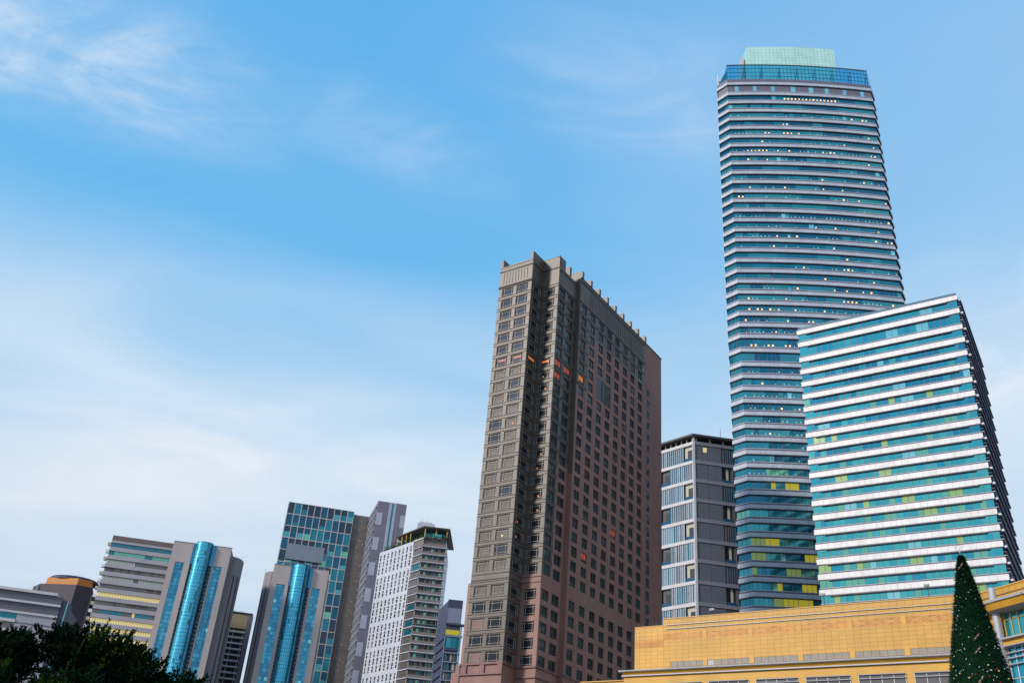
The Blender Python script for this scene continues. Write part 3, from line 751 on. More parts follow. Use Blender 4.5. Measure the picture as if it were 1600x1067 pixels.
# ------------------------------------------------------------------ shopping mall in the foreground
def mall():
    M = (21.97, 120.64); f = F(M, -36.0); E_ = 46.0
    root = thing('shopping_mall', 'low yellow tiled shopping mall with silver gutters across the lower right', 'shopping mall', (30, 115, 0))
    o = tuple(root.location)
    w = MB(o)
    us = [0.0]; cols = [5.45 + 5.82 * k for k in range(8)]
    f.quad(w, 0, E_, 30.72, 32.5, 0, 'yellow_tile'); f.quad(w, 0, E_, 29.85, 30.72, 0, 'orange_tile'); f.quad(w, 0, E_, 27.28, 29.85, 0, 'yellow_tile')
    f.quad(w, 0, E_, 0, 27.28, -.06, 'yellow_plain')
    f.quad(w, -4.0, 0, 30.0, 31.7, -.002, 'yellow_tile'); f.quad(w, -4.0, 0, 29.15, 30.0, -.002, 'orange_tile'); f.quad(w, -4.0, 0, 0, 29.15, -.002, 'yellow_tile')
    f.quad(w, -12, -4.0, 0, 25.4, -.6, 'yellow_plain')
    for u, z in ((-4.0, 31.7), (0, 32.5), (-12, 25.4)): w.face((f.pt(u, 0, -.002), f.pt(u, 0, -40), f.pt(u, z, -40), f.pt(u, z, -.002)), 'yellow_tile', [(0, 0), (40, 0), (40, z), (0, z)])
    f.quad(w, 0, .9, 26.6, 27.28, .003, 'yellow_tile')
    w.build('wall', root)
    r = MB(o)
    r.face((f.pt(-4, 31.4, 0), f.pt(0, 31.4, 0), f.pt(0, 31.4, -60), f.pt(-4, 31.4, -60)), 'soffit_grey')
    r.face((f.pt(0, 32.3, 0), f.pt(E_, 32.3, 0), f.pt(E_, 32.3, -60), f.pt(0, 32.3, -60)), 'soffit_grey')
    r.face((f.pt(-12, 25.3, -.6), f.pt(-4, 25.3, -.6), f.pt(-4, 25.3, -40), f.pt(-12, 25.3, -40)), 'soffit_grey'); r.build('roof', root)
    c = MB(o); f.box(c, 0, E_, 32.5, 32.58, -.5, .06, 'pale_line'); f.box(c, -4.0, -.01, 31.7, 31.77, -.5, .05, 'pale_line'); f.box(c, -12, -4.0, 25.4, 25.5, -1, -.4, 'pale_line'); c.build('coping', root)
    for zt in (31.72, 31.22):
        gr = MB(o); f.box(gr, .35, E_, zt - .09, zt, 0, .03, 'granite_line', back=False); f.box(gr, .35, E_, zt, zt + .03, 0, .07, 'steel', back=False); gr.build('groove', root)
    # diamond pattern in the orange frieze
    dm = MB(o)
    for k in range(9):
        a, b = (.8 if k == 0 else cols[k - 1] + .5), cols[k] - .5 if k < 8 else E_
        if b > E_: break
        n = 3 if k else 2; L = (b - a) / n
        for q in range(n):
            for s_ in (1, -1):
                p0 = (a + L * q, 29.9 if s_ > 0 else 30.66); p1 = (a + L * (q + 1), 30.66 if s_ > 0 else 29.9)
                for (x0, y0), (x1, y1) in ((p0, p1),):
                    dm.face((f.pt(x0, y0 - .035, .012), f.pt(x1, y1 - .035, .012), f.pt(x1, y1 + .035, .012), f.pt(x0, y0 + .035, .012)), 'pale_line')
    for k in range(7):
        f.quad(dm, cols[k] - .22, cols[k] + .22, 29.86, 30.70, .008, 'yellow_plain')
    dm.build('frieze_pattern', root)
    # band of grey tiles between yellow pilasters
    for k in range(8):
        a = (1.0 if k == 0 else cols[k - 1] + .32); b = cols[k] - .32 if k < 8 else E_
        t = MB(o); n = max(1, round((b - a) / .87)); L = (b - a) / n
        for q in range(n):
            if k == 1 and q == 0 : f.box(t, a + L * q + .06, a + L * (q + 1) - .06, 26.66, 27.22, -.05, .0, 'violet_pale')
            else: f.box(t, a + L * q + .02, a + L * (q + 1) - .02, 26.62, 27.26, -.05, -.015, 'grey_tile')
        t.build('grey_tile_panel', root)
    for k in range(7):
        t = MB(o); f.box(t, cols[k] - .30, cols[k] + .30, 26.6, 27.28, -.05, .02, 'yellow_plain'); t.build('pilaster', root)
    # gutters
    gt = MB(o)
    f.box(gt, -5.9, E_, 26.22, 26.40, 0.03, .66, 'silver'); gt.tube(f.pt(-5.9, 26.31, .66), f.pt(E_, 26.31, .66), .11, .11, 'silver', 8, True)
    gt.build('gutter', root)
    cv = MB(o); cv.face((f.pt(-5.5, 26.22, .5), f.pt(E_, 26.22, .5), f.pt(E_, 25.85, .25), f.pt(-5.5, 25.85, .25)), 'yellow_plain'); cv.face((f.pt(-5.5, 26.22, 0), f.pt(-5.5, 26.22, .5), f.pt(-5.5, 25.85, .25), f.pt(-5.5, 25.85, 0)), 'yellow_plain'); cv.build('cove', root)
    g2 = MB(o); f.box(g2, -5.6, E_, 25.72, 25.85, 0, .40, 'silver'); g2.build('gutter', root)
    lw = MB(o); f.box(lw, -5.4, E_, 20, 25.68, -.05, .12, 'yellow_plain'); lw.build('fascia', root)
    for k in range(8):
        a = cols[k] - 5.82 + .45; b = cols[k] - .45
        wd = MB(o); f.box(wd, a, b, 21.5, 24.72, .13, .16, 'window_grey')
        wo_ = wd.build('window', root); fm = MB(o)
        for z in (24.72, 24.3): fm.tube(f.pt(a, z, .32), f.pt(b, z, .32), .06, .06, 'silver', 6, True)
        n = 4
        for q in range(n + 1): f.box(fm, a + (b - a) * q / n - .03, a + (b - a) * q / n + .03, 21.5, 24.7, .16, .20, 'steel')
        fm.build('frame', wo_)
    # --- entrance wing turning towards the camera on the right
    pts = [(50.1, 100.4), (51.7, 95.7), (53.15, 91.6), (54.9, 87.6), (57.0, 83.8), (59.5, 80.3)]
    segs = []
    for a, b in zip(pts, pts[1:]):
        segs.append((F(a, math.degrees(math.atan2(b[1] - a[1], b[0] - a[0]))), hypot(b[0] - a[0], b[1] - a[1])))
    ww = MB(o); ev = MB(o); fa = MB(o); fb_ = MB(o); sf = MB(o); gl = MB(o); mu = MB(o); cop = MB(o)
    for k, (fr, L) in enumerate(segs):
        fr.quad(ww, 0, L, 30.4, 32.1, 0, 'yellow_tile'); fr.box(cop, 0, L, 32.1, 32.2, -.4, .08, 'pale_line')
        fr.box(ww, 0, L, 31.35, 31.43, 0, .04, 'granite_line', back=False)
        s0 = .0
        fr.box(ev, s0, L, 30.40, 30.62, -.1, 1.5, 'silver')
        fa.face((fr.pt(s0, 30.4, 1.35), fr.pt(L, 30.4, 1.35), fr.pt(L, 29.75, 1.0), fr.pt(s0, 29.75, 1.0)), 'yellow_plain')
        sf.face((fr.pt(s0, 29.75, 1.05), fr.pt(L, 29.75, 1.05), fr.pt(L, 29.6, -1.2), fr.pt(s0, 29.6, -1.2)), 'soffit_grey')
        if k == 0: fr.quad(ww, 0, L, 0, 30.4, -.01, 'yellow_plain'); continue
        n = max(1, round(L / .9))
        for q in range(n):
            fr.quad(gl, L * q / n, L * (q + 1) / n, 27.0, 29.6, -.5, random.choice(('office_glass_1', 'office_glass_3', 'office_glass_0')))
            fr.quad(gl, L * q / n, L * (q + 1) / n, 0, 26.2, -.3, random.choice(('office_glass_1', 'office_glass_2', 'office_glass_0')))
            fr.box(mu, L * q / n - .04, L * q / n + .04, 27, 29.6, -.5, -.4, 'pale_line'); fr.box(mu, L * q / n - .03, L * q / n + .03, 0, 26.2, -.3, -.2, 'rail_white')
        fr.box(mu, 0, L, 28.95, 29.02, -.5, -.41, 'pale_line')
        for z in (25.6, 25.1, 24.5, 23.2, 21.8, 20.4): fr.box(mu, 0, L, z, z + .09, -.3, .1 if z > 24 else -.2, 'silver')
        fr.box(ev, 0, L, 26.85, 27.0, -.5, .7, 'silver'); fr.box(fb_, 0, L, 26.3, 26.85, -.4, .3, 'yellow_plain'); fr.box(ev, 0, L, 26.2, 26.3, -.4, .5, 'silver')
    ww.build('wing_wall', root); cop.build('wing_coping', root); ev.build('eave', root); fa.build('fascia', root); fb_.build('lower_fascia', root); sf.build('soffit', root); gl.build('wing_window', root, stuff=False); mu.build('mullion', root)
    cl = MB(o); x, y = segs[1][0].pt(-.45, 0, .0)[:2]; cl.tube((x, y, 0), (x, y, 32.25), .42, .42, 'silver', 20, True); cl.build('column', root, smooth=False)
mall()

# ------------------------------------------------------------------ things far left: the office slab with ribbon windows
def ribbon_slab():
    f = F((-155.3, 385.0), 10.6); Wd = 23.4
    fp = [f.pt(0, 0)[:2], f.pt(26, 0)[:2], f.pt(26, 0, -30)[:2], f.pt(-2.5, 0, -30)[:2]]
    root = thing('office_slab', 'grey office slab with sloping ribbon windows, several floors lit yellow, above the trees', 'office building', center(fp))
    o = tuple(root.location)
    w = MB(o); solid(w, offset(fp, -.5), 0, 114.5, 'grey_stone', 'roof_dark'); w.build('core', root)
    cp = MB(o); solid(cp, offset(fp, .25), 113.0, 115.0, 'cap_brown', 'roof_dark'); cp.build('parapet', root)
    rnd = random.Random(4)
    kind = ['teal', 'green', 'pale', 'grey', 'pale', 'grey', 'lit', 'grey', 'mixed', 'lit', 'lit', 'lit', 'lit', 'grey', 'lit', 'grey', 'grey', 'grey', 'grey']
    for k in range(19):
        zt = 112.0 - 3.33 * k
        b = MB(o); ring(b, fp, .36, zt - .10, zt, 'cap_brown', -.4); ring(b, fp, .22, zt, zt + 1.62 if k else zt + 1.0, 'band_grey', -.4); b.build('floor_band', root)
        g_ = MB(o); st = [None, 0]
        def pick(i, q, kk):
            t = kind[k]
            if i != 0 and i != 3: return 'window_grey'
            if st[1] <= 0:
                st[1] = rnd.randint(1, 4)
                st[0] = {'teal': rnd.choice(('window_teal', 'window_teal', 'grid_glass_1')), 'green': rnd.choice(('green_glass', 'window_teal', 'window_grey')), 'pale': rnd.choice(('blind_pale', 'blind_pale', 'window_grey')),
                         'grey': rnd.choice(('window_grey', 'dull_beige')), 'lit': 'lit_cream', 'mixed': rnd.choice(('lit_cream', 'lit_cream', 'window_grey', 'grid_glass_1'))}[t]
            st[1] -= 1; return st[0]
        panes(g_, fp, 0, zt - 1.72, zt - .1, 1.0, pick, 'grey_stone'); g_.build('window_band', root)
    ex = MB(o)
    for k in range(18): f.box(ex, -1.6, -.2, 60 + 3 * k, 61.2 + 3 * k, -2.5, -.6, 'balcony_cream' if k % 2 else 'rail_white')
    ex.build('side_balcony', root)
ribbon_slab()

# ------------------------------------------------------------------ twin towers with a curved blue glass front
def curved_tower(P, ang, H, side, label, lit):
    f = F(P, ang); Wd = 23.2
    fp = [f.pt(0, 0)[:2], f.pt(Wd, 0)[:2], f.pt(Wd, 0, -26)[:2], f.pt(0, 0, -26)[:2]]
    root = thing('glass_front_tower', label, 'office building', center(fp), 'matching stone towers with a curved blue glass front')
    o = tuple(root.location); rnd = random.Random(int(P[0] * -7))
    w = MB(o)
    # front wall with the openings left for the strips and the central glass
    us = [0, 2.3, 5.8, 8.1, 8.9, 15.6, 16.8, 17.5, 20.9, Wd] if side > 0 else [0, 2.3, 5.9, 7.3, 8.0, 15.3, 16.2, 17.3, 20.7, Wd]
    zs = [0, H - 8.2, H - 7.0, H]
    holes = {(1, 0), (7, 0), (3, 0), (4, 0), (5, 0), (3, 1), (4, 1), (5, 1), (3, 2), (4, 2), (5, 2)}
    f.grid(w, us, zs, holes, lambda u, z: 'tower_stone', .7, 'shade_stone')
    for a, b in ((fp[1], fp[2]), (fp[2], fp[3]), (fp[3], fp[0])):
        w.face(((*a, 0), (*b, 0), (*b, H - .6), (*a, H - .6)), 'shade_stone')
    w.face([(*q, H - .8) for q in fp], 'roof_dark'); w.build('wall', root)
    for a, b in ((-.1, us[3]), (us[6], Wd + .1)):
        cp = MB(o); f.box(cp, a, b, H, H + .25, -.8, .12, 'grey_stone'); cp.build('coping', root)
    for (a, b) in ((us[1], us[2]), (us[7], us[8])):
        s_ = MB(o); n = 3; z = 0
        while z < H - 8.2:
            z2 = min(z + 1.65, H - 8.2)
            for q in range(n):
                m = 'sky_glass_%d' % rnd.choice((0, 0, 1, 2))
                if rnd.random() < .015: m = 'pale_glass'
                f.quad(s_, a + (b - a) * q / n, a + (b - a) * (q + 1) / n, z, z2, -.35, m)
            f.box(s_, a, b, z2 - .16, z2, -.35, -.28, 'window_teal'); z = z2
        for q in range(1, n): f.box(s_, a + (b - a) * q / n - .04, a + (b - a) * q / n + .04, 0, H - 8.2, -.35, -.26, 'window_teal')
        s_.build('glass_strip', root)
    # bulging glass front: an arc between two dark slots
    cy = MB(o); c0, c1 = us[4], us[5] if side > 0 else us[5]; n = 14; rad = (c1 - c0) / 2; mid = (c0 + c1) / 2
    def arc(t, s=1.0): return (mid - rad * s * cos(t), rad * .85 * s * sin(t) - .5)
    for i in range(n):
        (ua, da), (ub, db) = arc(pi * i / n), arc(pi * (i + 1) / n)
        z = 0
        while z < H + .8:
            z2 = min(z + 1.65, H + .8)
            dark = rnd.random() < (.5 if i > n * .62 else .07)
            m = 'window_teal' if dark else ('mirror_cyan' if i < n * .6 else 'sky_glass_1')  # right part darker: dark reflections painted as pane colours
            cy.face((f.pt(ua, z, da), f.pt(ub, z, db), f.pt(ub, z2 - .1, db), f.pt(ua, z2 - .1, da)), m, [(i * .9, z), (i * .9 + .9, z), (i * .9 + .9, z2), (i * .9, z2)])
            cy.face((f.pt(ua, z2 - .1, da), f.pt(ub, z2 - .1, db), f.pt(ub, z2, db), f.pt(ua, z2, da)), 'slot_dark'); z = z2
    cy.face([f.pt(*((arc(pi * i / n)[0], H + .8, arc(pi * i / n)[1]))) for i in range(n + 1)], 'slot_dark')
    cy.build('curved_glass', root)
    sl_ = MB(o)
    for a, b in ((us[3], us[4]), (us[5], us[6])):
        f.quad(sl_, a, b, 0, H, -.65, 'slot_dark')
        for k in range(int(H / 1.65)): f.box(sl_, a, b, k * 1.65, k * 1.65 + .2, -.6, -.5, 'sky_glass_1')
    sl_.build('glazed_slot', root)
    for a, b in ((us[3] - .2, us[4]), (us[5], us[6] + .4)):
        cr = MB(o); f.box(cr, a, b, H - 8.4, H + .3, -.4, .06, 'sky_glass_1'); cr.build('glazed_shoulder', root)
    # rounded flank
    fl = MB(o); n = 12; zt = H - 1.6; s0 = Wd if side > 0 else 0
    pp = []
    for i in range(n + 1):
        t = pi * i / n; pp.append(f.pt(s0 + side * 4.4 * sin(t), 0, -6 - 7 * (1 - cos(t)))[:2])
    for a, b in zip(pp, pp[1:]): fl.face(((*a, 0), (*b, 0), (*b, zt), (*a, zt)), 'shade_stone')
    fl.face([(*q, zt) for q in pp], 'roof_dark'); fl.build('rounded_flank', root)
    st = MB(o)
    for t0 in (.55, 1.0):
        x, y = f.pt(s0 + side * 4.46 * sin(t0), 0, -6 - 7 * (1 - cos(t0)))[:2]
        st.tube((x, y, 0), (x, y, H - 9), .28, .28, 'slot_dark', 5)
    st.build('flank_slot', root)
    an = MB(o); an.tube(f.pt(s0 + side * 3.5, zt, -9), f.pt(s0 + side * 4.6, zt + 1.6, -9), .1, .1, 'rail_white', cap=True); an.tube(f.pt(s0 - side * 3, H, -2), f.pt(s0 - side * 3, H + .9, -2), .3, .3, 'steel', cap=True); an.build('roof_lamp', root)
    if side > 0:
        rp = MB(o); rp.tube(f.pt(19.3, 20, .1), f.pt(20.2, H - 9, .1), .07, .07, 'slot_dark'); rp.build('cable', root)
curved_tower((-130.7, 385.7), 8.3, 115.0, 1, 'stone tower with curved blue glass front, standing against the ribbon windowed slab', 1)
curved_tower((-93.1, 406.7), 8.3, 115.0, -1, 'stone tower with curved blue glass front, in front of the teal checkered tower', 0)

# ------------------------------------------------------------------ tower gridded in teal panes, with its violet slab
def grid_tower():
    f = F((-106.5, 469.1), 12.0)
    root = thing('grid_tower', 'teal tower gridded with pale framed panes and a violet slab with pale panels', 'skyscraper', (-85, 485, 0))
    o = tuple(root.location)
    w = MB(o); fp = [f.pt(.1, 0, -.2)[:2], f.pt(33.5, 0, -.2)[:2], f.pt(33.5, 0, -24)[:2], f.pt(.1, 0, -24)[:2]]
    solid(w, fp, 0, 164.6, 'frame_pink', 'roof_dark'); w.build('core', root)
    wins = Wins(root, 'window_panel'); rnd = random.Random(21)
    def pane(A, B, fr, u0, u1, z0, z1, d, m1, m2):
        t = .18
        zc_ = z0 + (z1 - z0) * rnd.choice((.35, .5, .5))
        fr.quad(A, u0 + t, u1 - t, z0 + t, zc_, d, m1); fr.quad(A, u0 + t, u1 - t, zc_, z1 - t, d, m2)
        uc = u0 + (u1 - u0) * .55
        for a, b in ((u0, u0 + t), (u1 - t, u1)): fr.box(B, a, b, z0, z1, d, d + .22, 'frame_pink', back=False)
        for a, b in ((z0, z0 + t), (z1 - t * 1.3, z1)): fr.box(B, u0 + t, u1 - t, a, b, d, d + .22, 'frame_pink', back=False)
    for r in range(17):
        z1 = 165.0 - 6.15 * r
        for c in range(10):
            u0 = 3.36 * c; m = rnd.choice(('grid_glass_0', 'grid_glass_2', 'grid_glass_0', 'grid_glass_1', 'grid_glass_2'))
            m1 = m if rnd.random() < .6 else rnd.choice(('grid_glass_3', 'grid_glass_1', 'green_glass'))
            wins.add(f, u0, u0 + 3.36, z1 - 6.15, z1, 0, pane, m1, m, vis=1.0 if (z1 > 130 or c > 6) else .3)
    wins.finish(100)
    fs = F(f.pt(0, 0, -22)[:2], 12 - 90)
    sd = MB(o)
    for r in range(17):
        z1 = 165.0 - 6.15 * r
        for c in range(3): fs.box(sd, .4 + 7.3 * c, 7.2 + 7.3 * c, z1 - 5.8, z1 - .3, .05, .12, 'window_teal')
    sd.build('side_window', root)
    bw = MB(o); fb = F(f.pt(33.5, 0, -.8)[:2], 12.0); fb.box(bw, 0, 12.5, 0, 162.8, -20, 0, 'brown_wall'); bw.build('brown_wall', root)
    bc = MB(o); fb.box(bc, 0, 12.5, 162.8, 163.9, -20, -.3, 'violet_wall'); bc.build('roof_edge', root)
    rp = random.Random(2); ld = MB(o)
    for k in range(34):
        u = rp.uniform(1, 8.5); z = rp.uniform(60, 158); fb.quad(ld, u, u + .25, z, z + .3, .02, 'lit_cream')
    ld.build('wall_light', root, stuff=True)
    # violet slab
    s_ = F((-59.6, 456.3), 10.0); side = F((-66.4, 481.1), -74.6)
    v = MB(o); solid(v, [(-59.6, 456.3), s_.pt(14.3, 0)[:2], s_.pt(12, 0, -27)[:2], (-66.4, 481.1)], 0, 165.0, 'violet_wall', 'roof_dark'); v.build('violet_slab', root)
    for k in range(9):
        z1 = 159.0 - 12.6 * k
        p = MB(o); s_.box(p, .05, 3.0, z1 - 6.4, z1, 0, .12, 'violet_pale'); p.build('pale_panel', root)
        if k < 4:
            p = MB(o); s_.box(p, 11.9, 14.35, z1 - 6.4, z1, 0, .12, 'violet_pale'); p.build('pale_panel', root)
    p = MB(o); s_.box(p, 5.6, 9.2, 0, 164.9, 0, .1, 'violet_pale'); s_.box(p, 7.0, 7.8, 0, 164.6, .1, .16, 'window_teal')
    p.build('stair_strip', root)
    bl = MB(o)
    for k in range(27):
        z = 162.5 - 4.1 * k
        for c in range(6):
            a = .8 + 4.1 * c; side.box(bl, a, a + 3.4, z - 3.0, z - .4, 0, .1, 'window_grey' if (k + c) % 3 else 'grid_glass_1')
            side.box(bl, a - .3, a + 3.7, z - .4, z, 0, .5, 'violet_pale')
            side.box(bl, a - .3, a, z - 4.1, z - .4, 0, .45, 'violet_pale')
    bl.build('side_balcony', root)
    sg = MB(o); fg = F((-98.7, 446.5), 12.0)
    pl_ = F(f.pt(3.2, 0, 1.0)[:2], 12.0)
    pl_.box(sg, 0, 18.6, 135.6, 143.4, -.9, .4, 'sign_grey'); sg.build('plain_signboard', root)
grid_tower()

# ------------------------------------------------------------------ white apartment tower with balconies
def white_tower():
    A = (-50.0, 414.0); B = (-34.0, 393.3); Cn = (-29.7, 387.4)
    f = F(A, math.degrees(math.atan2(B[1] - A[1], B[0] - A[0]))); L = hypot(B[0] - A[0], B[1] - A[1])
    f2 = F(B, math.degrees(math.atan2(Cn[1] - B[1], Cn[0] - B[0]))); L2 = hypot(Cn[0] - B[0], Cn[1] - B[1])
    f3 = F(Cn, 5.0); D = f3.pt(9.6, 0)[:2]
    fp = [A, B, Cn, D, (-20, 420), (-45, 425)]
    root = thing('apartment_tower', 'white apartment tower with slit windows on the left and stacked balconies on the right', 'apartment building', center(fp))
    o = tuple(root.location)
    w = MB(o); us = [0]; n = 9; pitch = L / n
    for k in range(n): us += [pitch * k + .8, pitch * k + 1.95]
    us.append(L); zs = [0]; holes = set(); tops = []
    g0 = 126.0
    for grp in range(10):
        zt = g0 - 1.6 - 10.35 * grp
        for q in range(3): tops.append((zt - 3.05 * q - 2.5, zt - 3.05 * q))
    zz = sorted(set([0, 126.0] + [round(a, 3) for t in tops for a in t if a > 5])); tl = set(round(t[0], 3) for t in tops)
    for i in range(n):
        for j, z in enumerate(zz[:-1]):
            if z in tl: holes.add((2 * i + 1, j))
    f.grid(w, us, zz, holes, lambda u, z: 'white_wall', .14, 'slab_white')
    for a, b in ((3, 4), (4, 5), (5, 0)): w.face(((*fp[a], 0), (*fp[b], 0), (*fp[b], 126), (*fp[a], 126)), 'white_wall')
    w.build('wall', root)
    wins = Wins(root)
    def slit(A_, B_, fr, u0, u1, z0, z1, d, m, sh):
        fr.quad(A_, u0, u1, z0, z1, d, m); c = z0 + (z1 - z0) * sh; fr.box(B_, u0, u1, c - .12, c + .12, d, d + .12, 'white_wall', back=False)
        fr.box(B_, u0, u0 + .06, z0, z1, d, d + .06, 'frame_grey', back=False)
    rnd = random.Random(9)
    for i in range(n):
        for q, (a, b) in enumerate(tops):
            if a > 55: wins.add(f, us[2 * i + 1], us[2 * i + 2], a, b, -.14, slit, rnd.choice(('hotel_dark', 'hotel_dark', 'window_grey')), .35 if i % 2 else .6)
            else: wins.add(f, us[2 * i + 1], us[2 * i + 2], a, b, -.14, slit, 'hotel_dark', .5, vis=.1)
    wins.finish(100)
    body = MB(o)
    for fr, l in ((f2, L2), (f3, 9.6)): fr.quad(body, 0, l, 0, 126, -.9 if fr is f3 else -.3, 'brown_rail')
    solid(body, [B, Cn, D, (-20, 420), (-34, 420)], 122.6, 123.0, 'roof_dark'); body.build('balcony_wall', root)
    for k in range(24):
        z = 122.4 - 3.27 * k
        s_ = MB(o); f2.box(s_, .15, L2 - .1, z - .30, z, -.4, .25, 'white_wall'); f3.box(s_, -.3, 10.6, z - .28, z, -1.0, 1.0, 'white_wall')
        s_.build('balcony_slab', root)
        gl_ = MB(o); f2.quad(gl_, .8, L2 - .9, z - 2.9, z - .7, -.25, rnd.choice(('window_grey', 'window_grey', 'window_teal')))
        for c in range(4):
            a = 1.6 + 2.1 * c
            f3.quad(gl_, a, a + .85, z - 2.9, z - .35, -.85, rnd.choice(('hotel_teal', 'window_teal', 'green_glass'))); f3.quad(gl_, a + .9, a + 1.3, z - 2.9, z - .35, -.84, 'blind_pale' if rnd.random() < .6 else 'window_grey')
        gl_.build('balcony_window', root)
        rl = MB(o)
        f3.box(rl, -.25, 10.5, z + .95, z + 1.02, .86, .92, 'frame_grey'); f3.box(rl, 0, 9.9, z + .02, z + .9, .88, .90, 'hotel_teal' if k == 10 else 'brown_rail')
        rl.build('balcony_rail', root)
    rf = MB(o)
    rp = [F(A, f and math.degrees(math.atan2(B[1] - A[1], B[0] - A[0]))).pt(12, 0, .3)[:2], f3.pt(-.4, 0, .8)[:2], f3.pt(10.5, 0, .8)[:2], (-18, 415), (-38, 415)]
    solid(rf, rp, 130.2, 130.7, 'dull_beige', 'brown_rail'); 
    ring(rf, rp, .15, 130.3, 130.75, 'dull_beige', 0); rf.build('canopy_roof', root)
    for k in range(7):
        p = MB(o)
        q = f.pt(13 + 3.3 * k, 126, -.2) if k < 4 else f3.pt(.4 + 4.6 * (k - 4), 126, -.2)
        p.tube(q, (q[0], q[1], 130.2), .22, .22, 'pale_line', 6); p.build('canopy_post', root)
    pw = MB(o); f3.quad(pw, .8, 9, 126, 130.2, -3.0, 'window_teal'); f3.quad(pw, 3.5, 7.5, 126.2, 129.9, -2.9, 'office_glass_3'); f2.quad(pw, -10, L2, 126, 130.2, -3.5, 'green_glass'); f.quad(pw, 8, L, 126, 129.6, -3.5, 'window_grey'); pw.build('terrace_glazing', root)
    pt_ = MB(o); f3.box(pt_, 0, 10, 125.8, 126.3, -.3, .2, 'dull_beige'); f2.box(pt_, 0, L2, 125.6, 126.2, -.3, .1, 'slab_white'); pt_.build('terrace_edge', root)
    ph = MB(o); f3.box(ph, -3.2, 4.2, 130.75, 133.2, -12, -3, 'white_wall'); f3.box(ph, -2.4, 3.0, 133.2, 134.1, -10, -4, 'white_wall'); ph.build('penthouse', root)
    an = MB(o)
    for u in (-1.5, .6): an.tube(f3.pt(u, 134.1, -5), f3.pt(u, 135.8, -5), .1, .05, 'lamp_metal', cap=True)
    an.build('antenna', root)
    # planting along the roof terrace
    pr = random.Random(6); lv = MB(o)
    for k in range(900):
        t = pr.random()
        if t < .5: q = f.pt(pr.uniform(3, L), 126 + abs(pr.gauss(0, .9)), pr.uniform(-1.6, .15))
        elif t < .7: q = f2.pt(pr.uniform(0, L2), 126 + abs(pr.gauss(0, .7)), pr.uniform(-1.5, .1))
        else: q = f3.pt(pr.choice((pr.uniform(7.5, 10.3), pr.uniform(0, 10))), 126 + abs(pr.gauss(0, 1.0)), pr.uniform(-1.5, .4))
        s = .35; a = pr.uniform(0, pi)
        lv.face(((q[0] - s * cos(a), q[1] - s * sin(a), q[2] - s * .3), (q[0] + s * cos(a), q[1] + s * sin(a), q[2] - s * .3), (q[0], q[1], q[2] + s)), pr.choice(('leaf_terrace', 'leaf_mid')))
    lv.build('terrace_plant', root, stuff=True)
white_tower()

# ------------------------------------------------------------------ small dark tower between the white one and the hotel
def small_tower():
    f = F((-12.0, 285.3), 3.0); fl = F((-15.4, 299.0), -76.0)
    fp = [(-12.0, 285.3), f.pt(4.1, 0)[:2], f.pt(4.1, 0, -16)[:2], (-15.4, 299.0)]
    root = thing('narrow_tower', 'narrow dark blue tower with a pale top panel and yellow strip, beside the hotel', 'tower block', center(fp))
    o = tuple(root.location)
    w = MB(o); solid(w, fp, 0, 75, 'navy_wall', 'roof_dark'); w.build('wall', root)
    p = MB(o); f.box(p, .05, 3.95, 68.3, 72.7, 0, .1, 'dusk_panel'); p.build('pale_panel', root)
    p = MB(o); f.box(p, -.2, 4.15, 72.7, 75.1, 0, .14, 'navy_metal'); p.build('cap_panel', root)
    p = MB(o); f.box(p, -.3, 5.3, 67.7, 68.1, -1.2, .6, 'navy_wall'); p.build('canopy', root)
    p = MB(o); f.quad(p, 0, 3.9, 64.95, 66.3, .06, 'lit_yellow'); p.build('lit_strip', root)
    p = MB(o); f.box(p, -.2, 4.9, 64.3, 64.8, -.5, .4, 'dusk_panel'); p.build('ledge', root)
    p = MB(o); f.box(p, 4.2, 4.6, 40, 67.7, 0, .3, 'dusk_panel'); f.box(p, -.3, .05, 40, 64.3, 0, .3, 'dusk_panel'); p.build('corner_post', root)
    p = MB(o)
    for k in range(7): f.quad(p, .4 + .55 * k, .9 + .55 * k, 61.2, 64.1, .05, 'grid_glass_3' if k % 3 == 1 else 'office_glass_0')
    p.build('teal_window', root)
    p = MB(o); f.box(p, .1, 4.2, 60.4, 61.0, 0, .3, 'navy_metal'); p.build('ledge', root)
    for k in range(14):
        z = 59.9 - 2.55 * k
        p = MB(o); f.box(p, -.2, 4.4, z - .35, z, -.2, .5, 'dusk_panel'); p.build('floor_slab', root)
        q = MB(o)
        for c in range(5): f.quad(q, .4 + .78 * c, .8 + .78 * c + (.2 if c % 2 else 0), z - 2.3, z - .5, .05, ('grid_glass_1', 'window_grey', 'blind_pale', 'hotel_dark')[(c * 3 + k) % 4])
        q.build('window_row', root)
    e = MB(o)
    for k in range(14): fl.box(e, 2, 14, 30 + 2.6 * k, 31.2 + 2.6 * k, 0, .4, 'navy_metal')
    e.build('side_balcony', root)
small_tower()

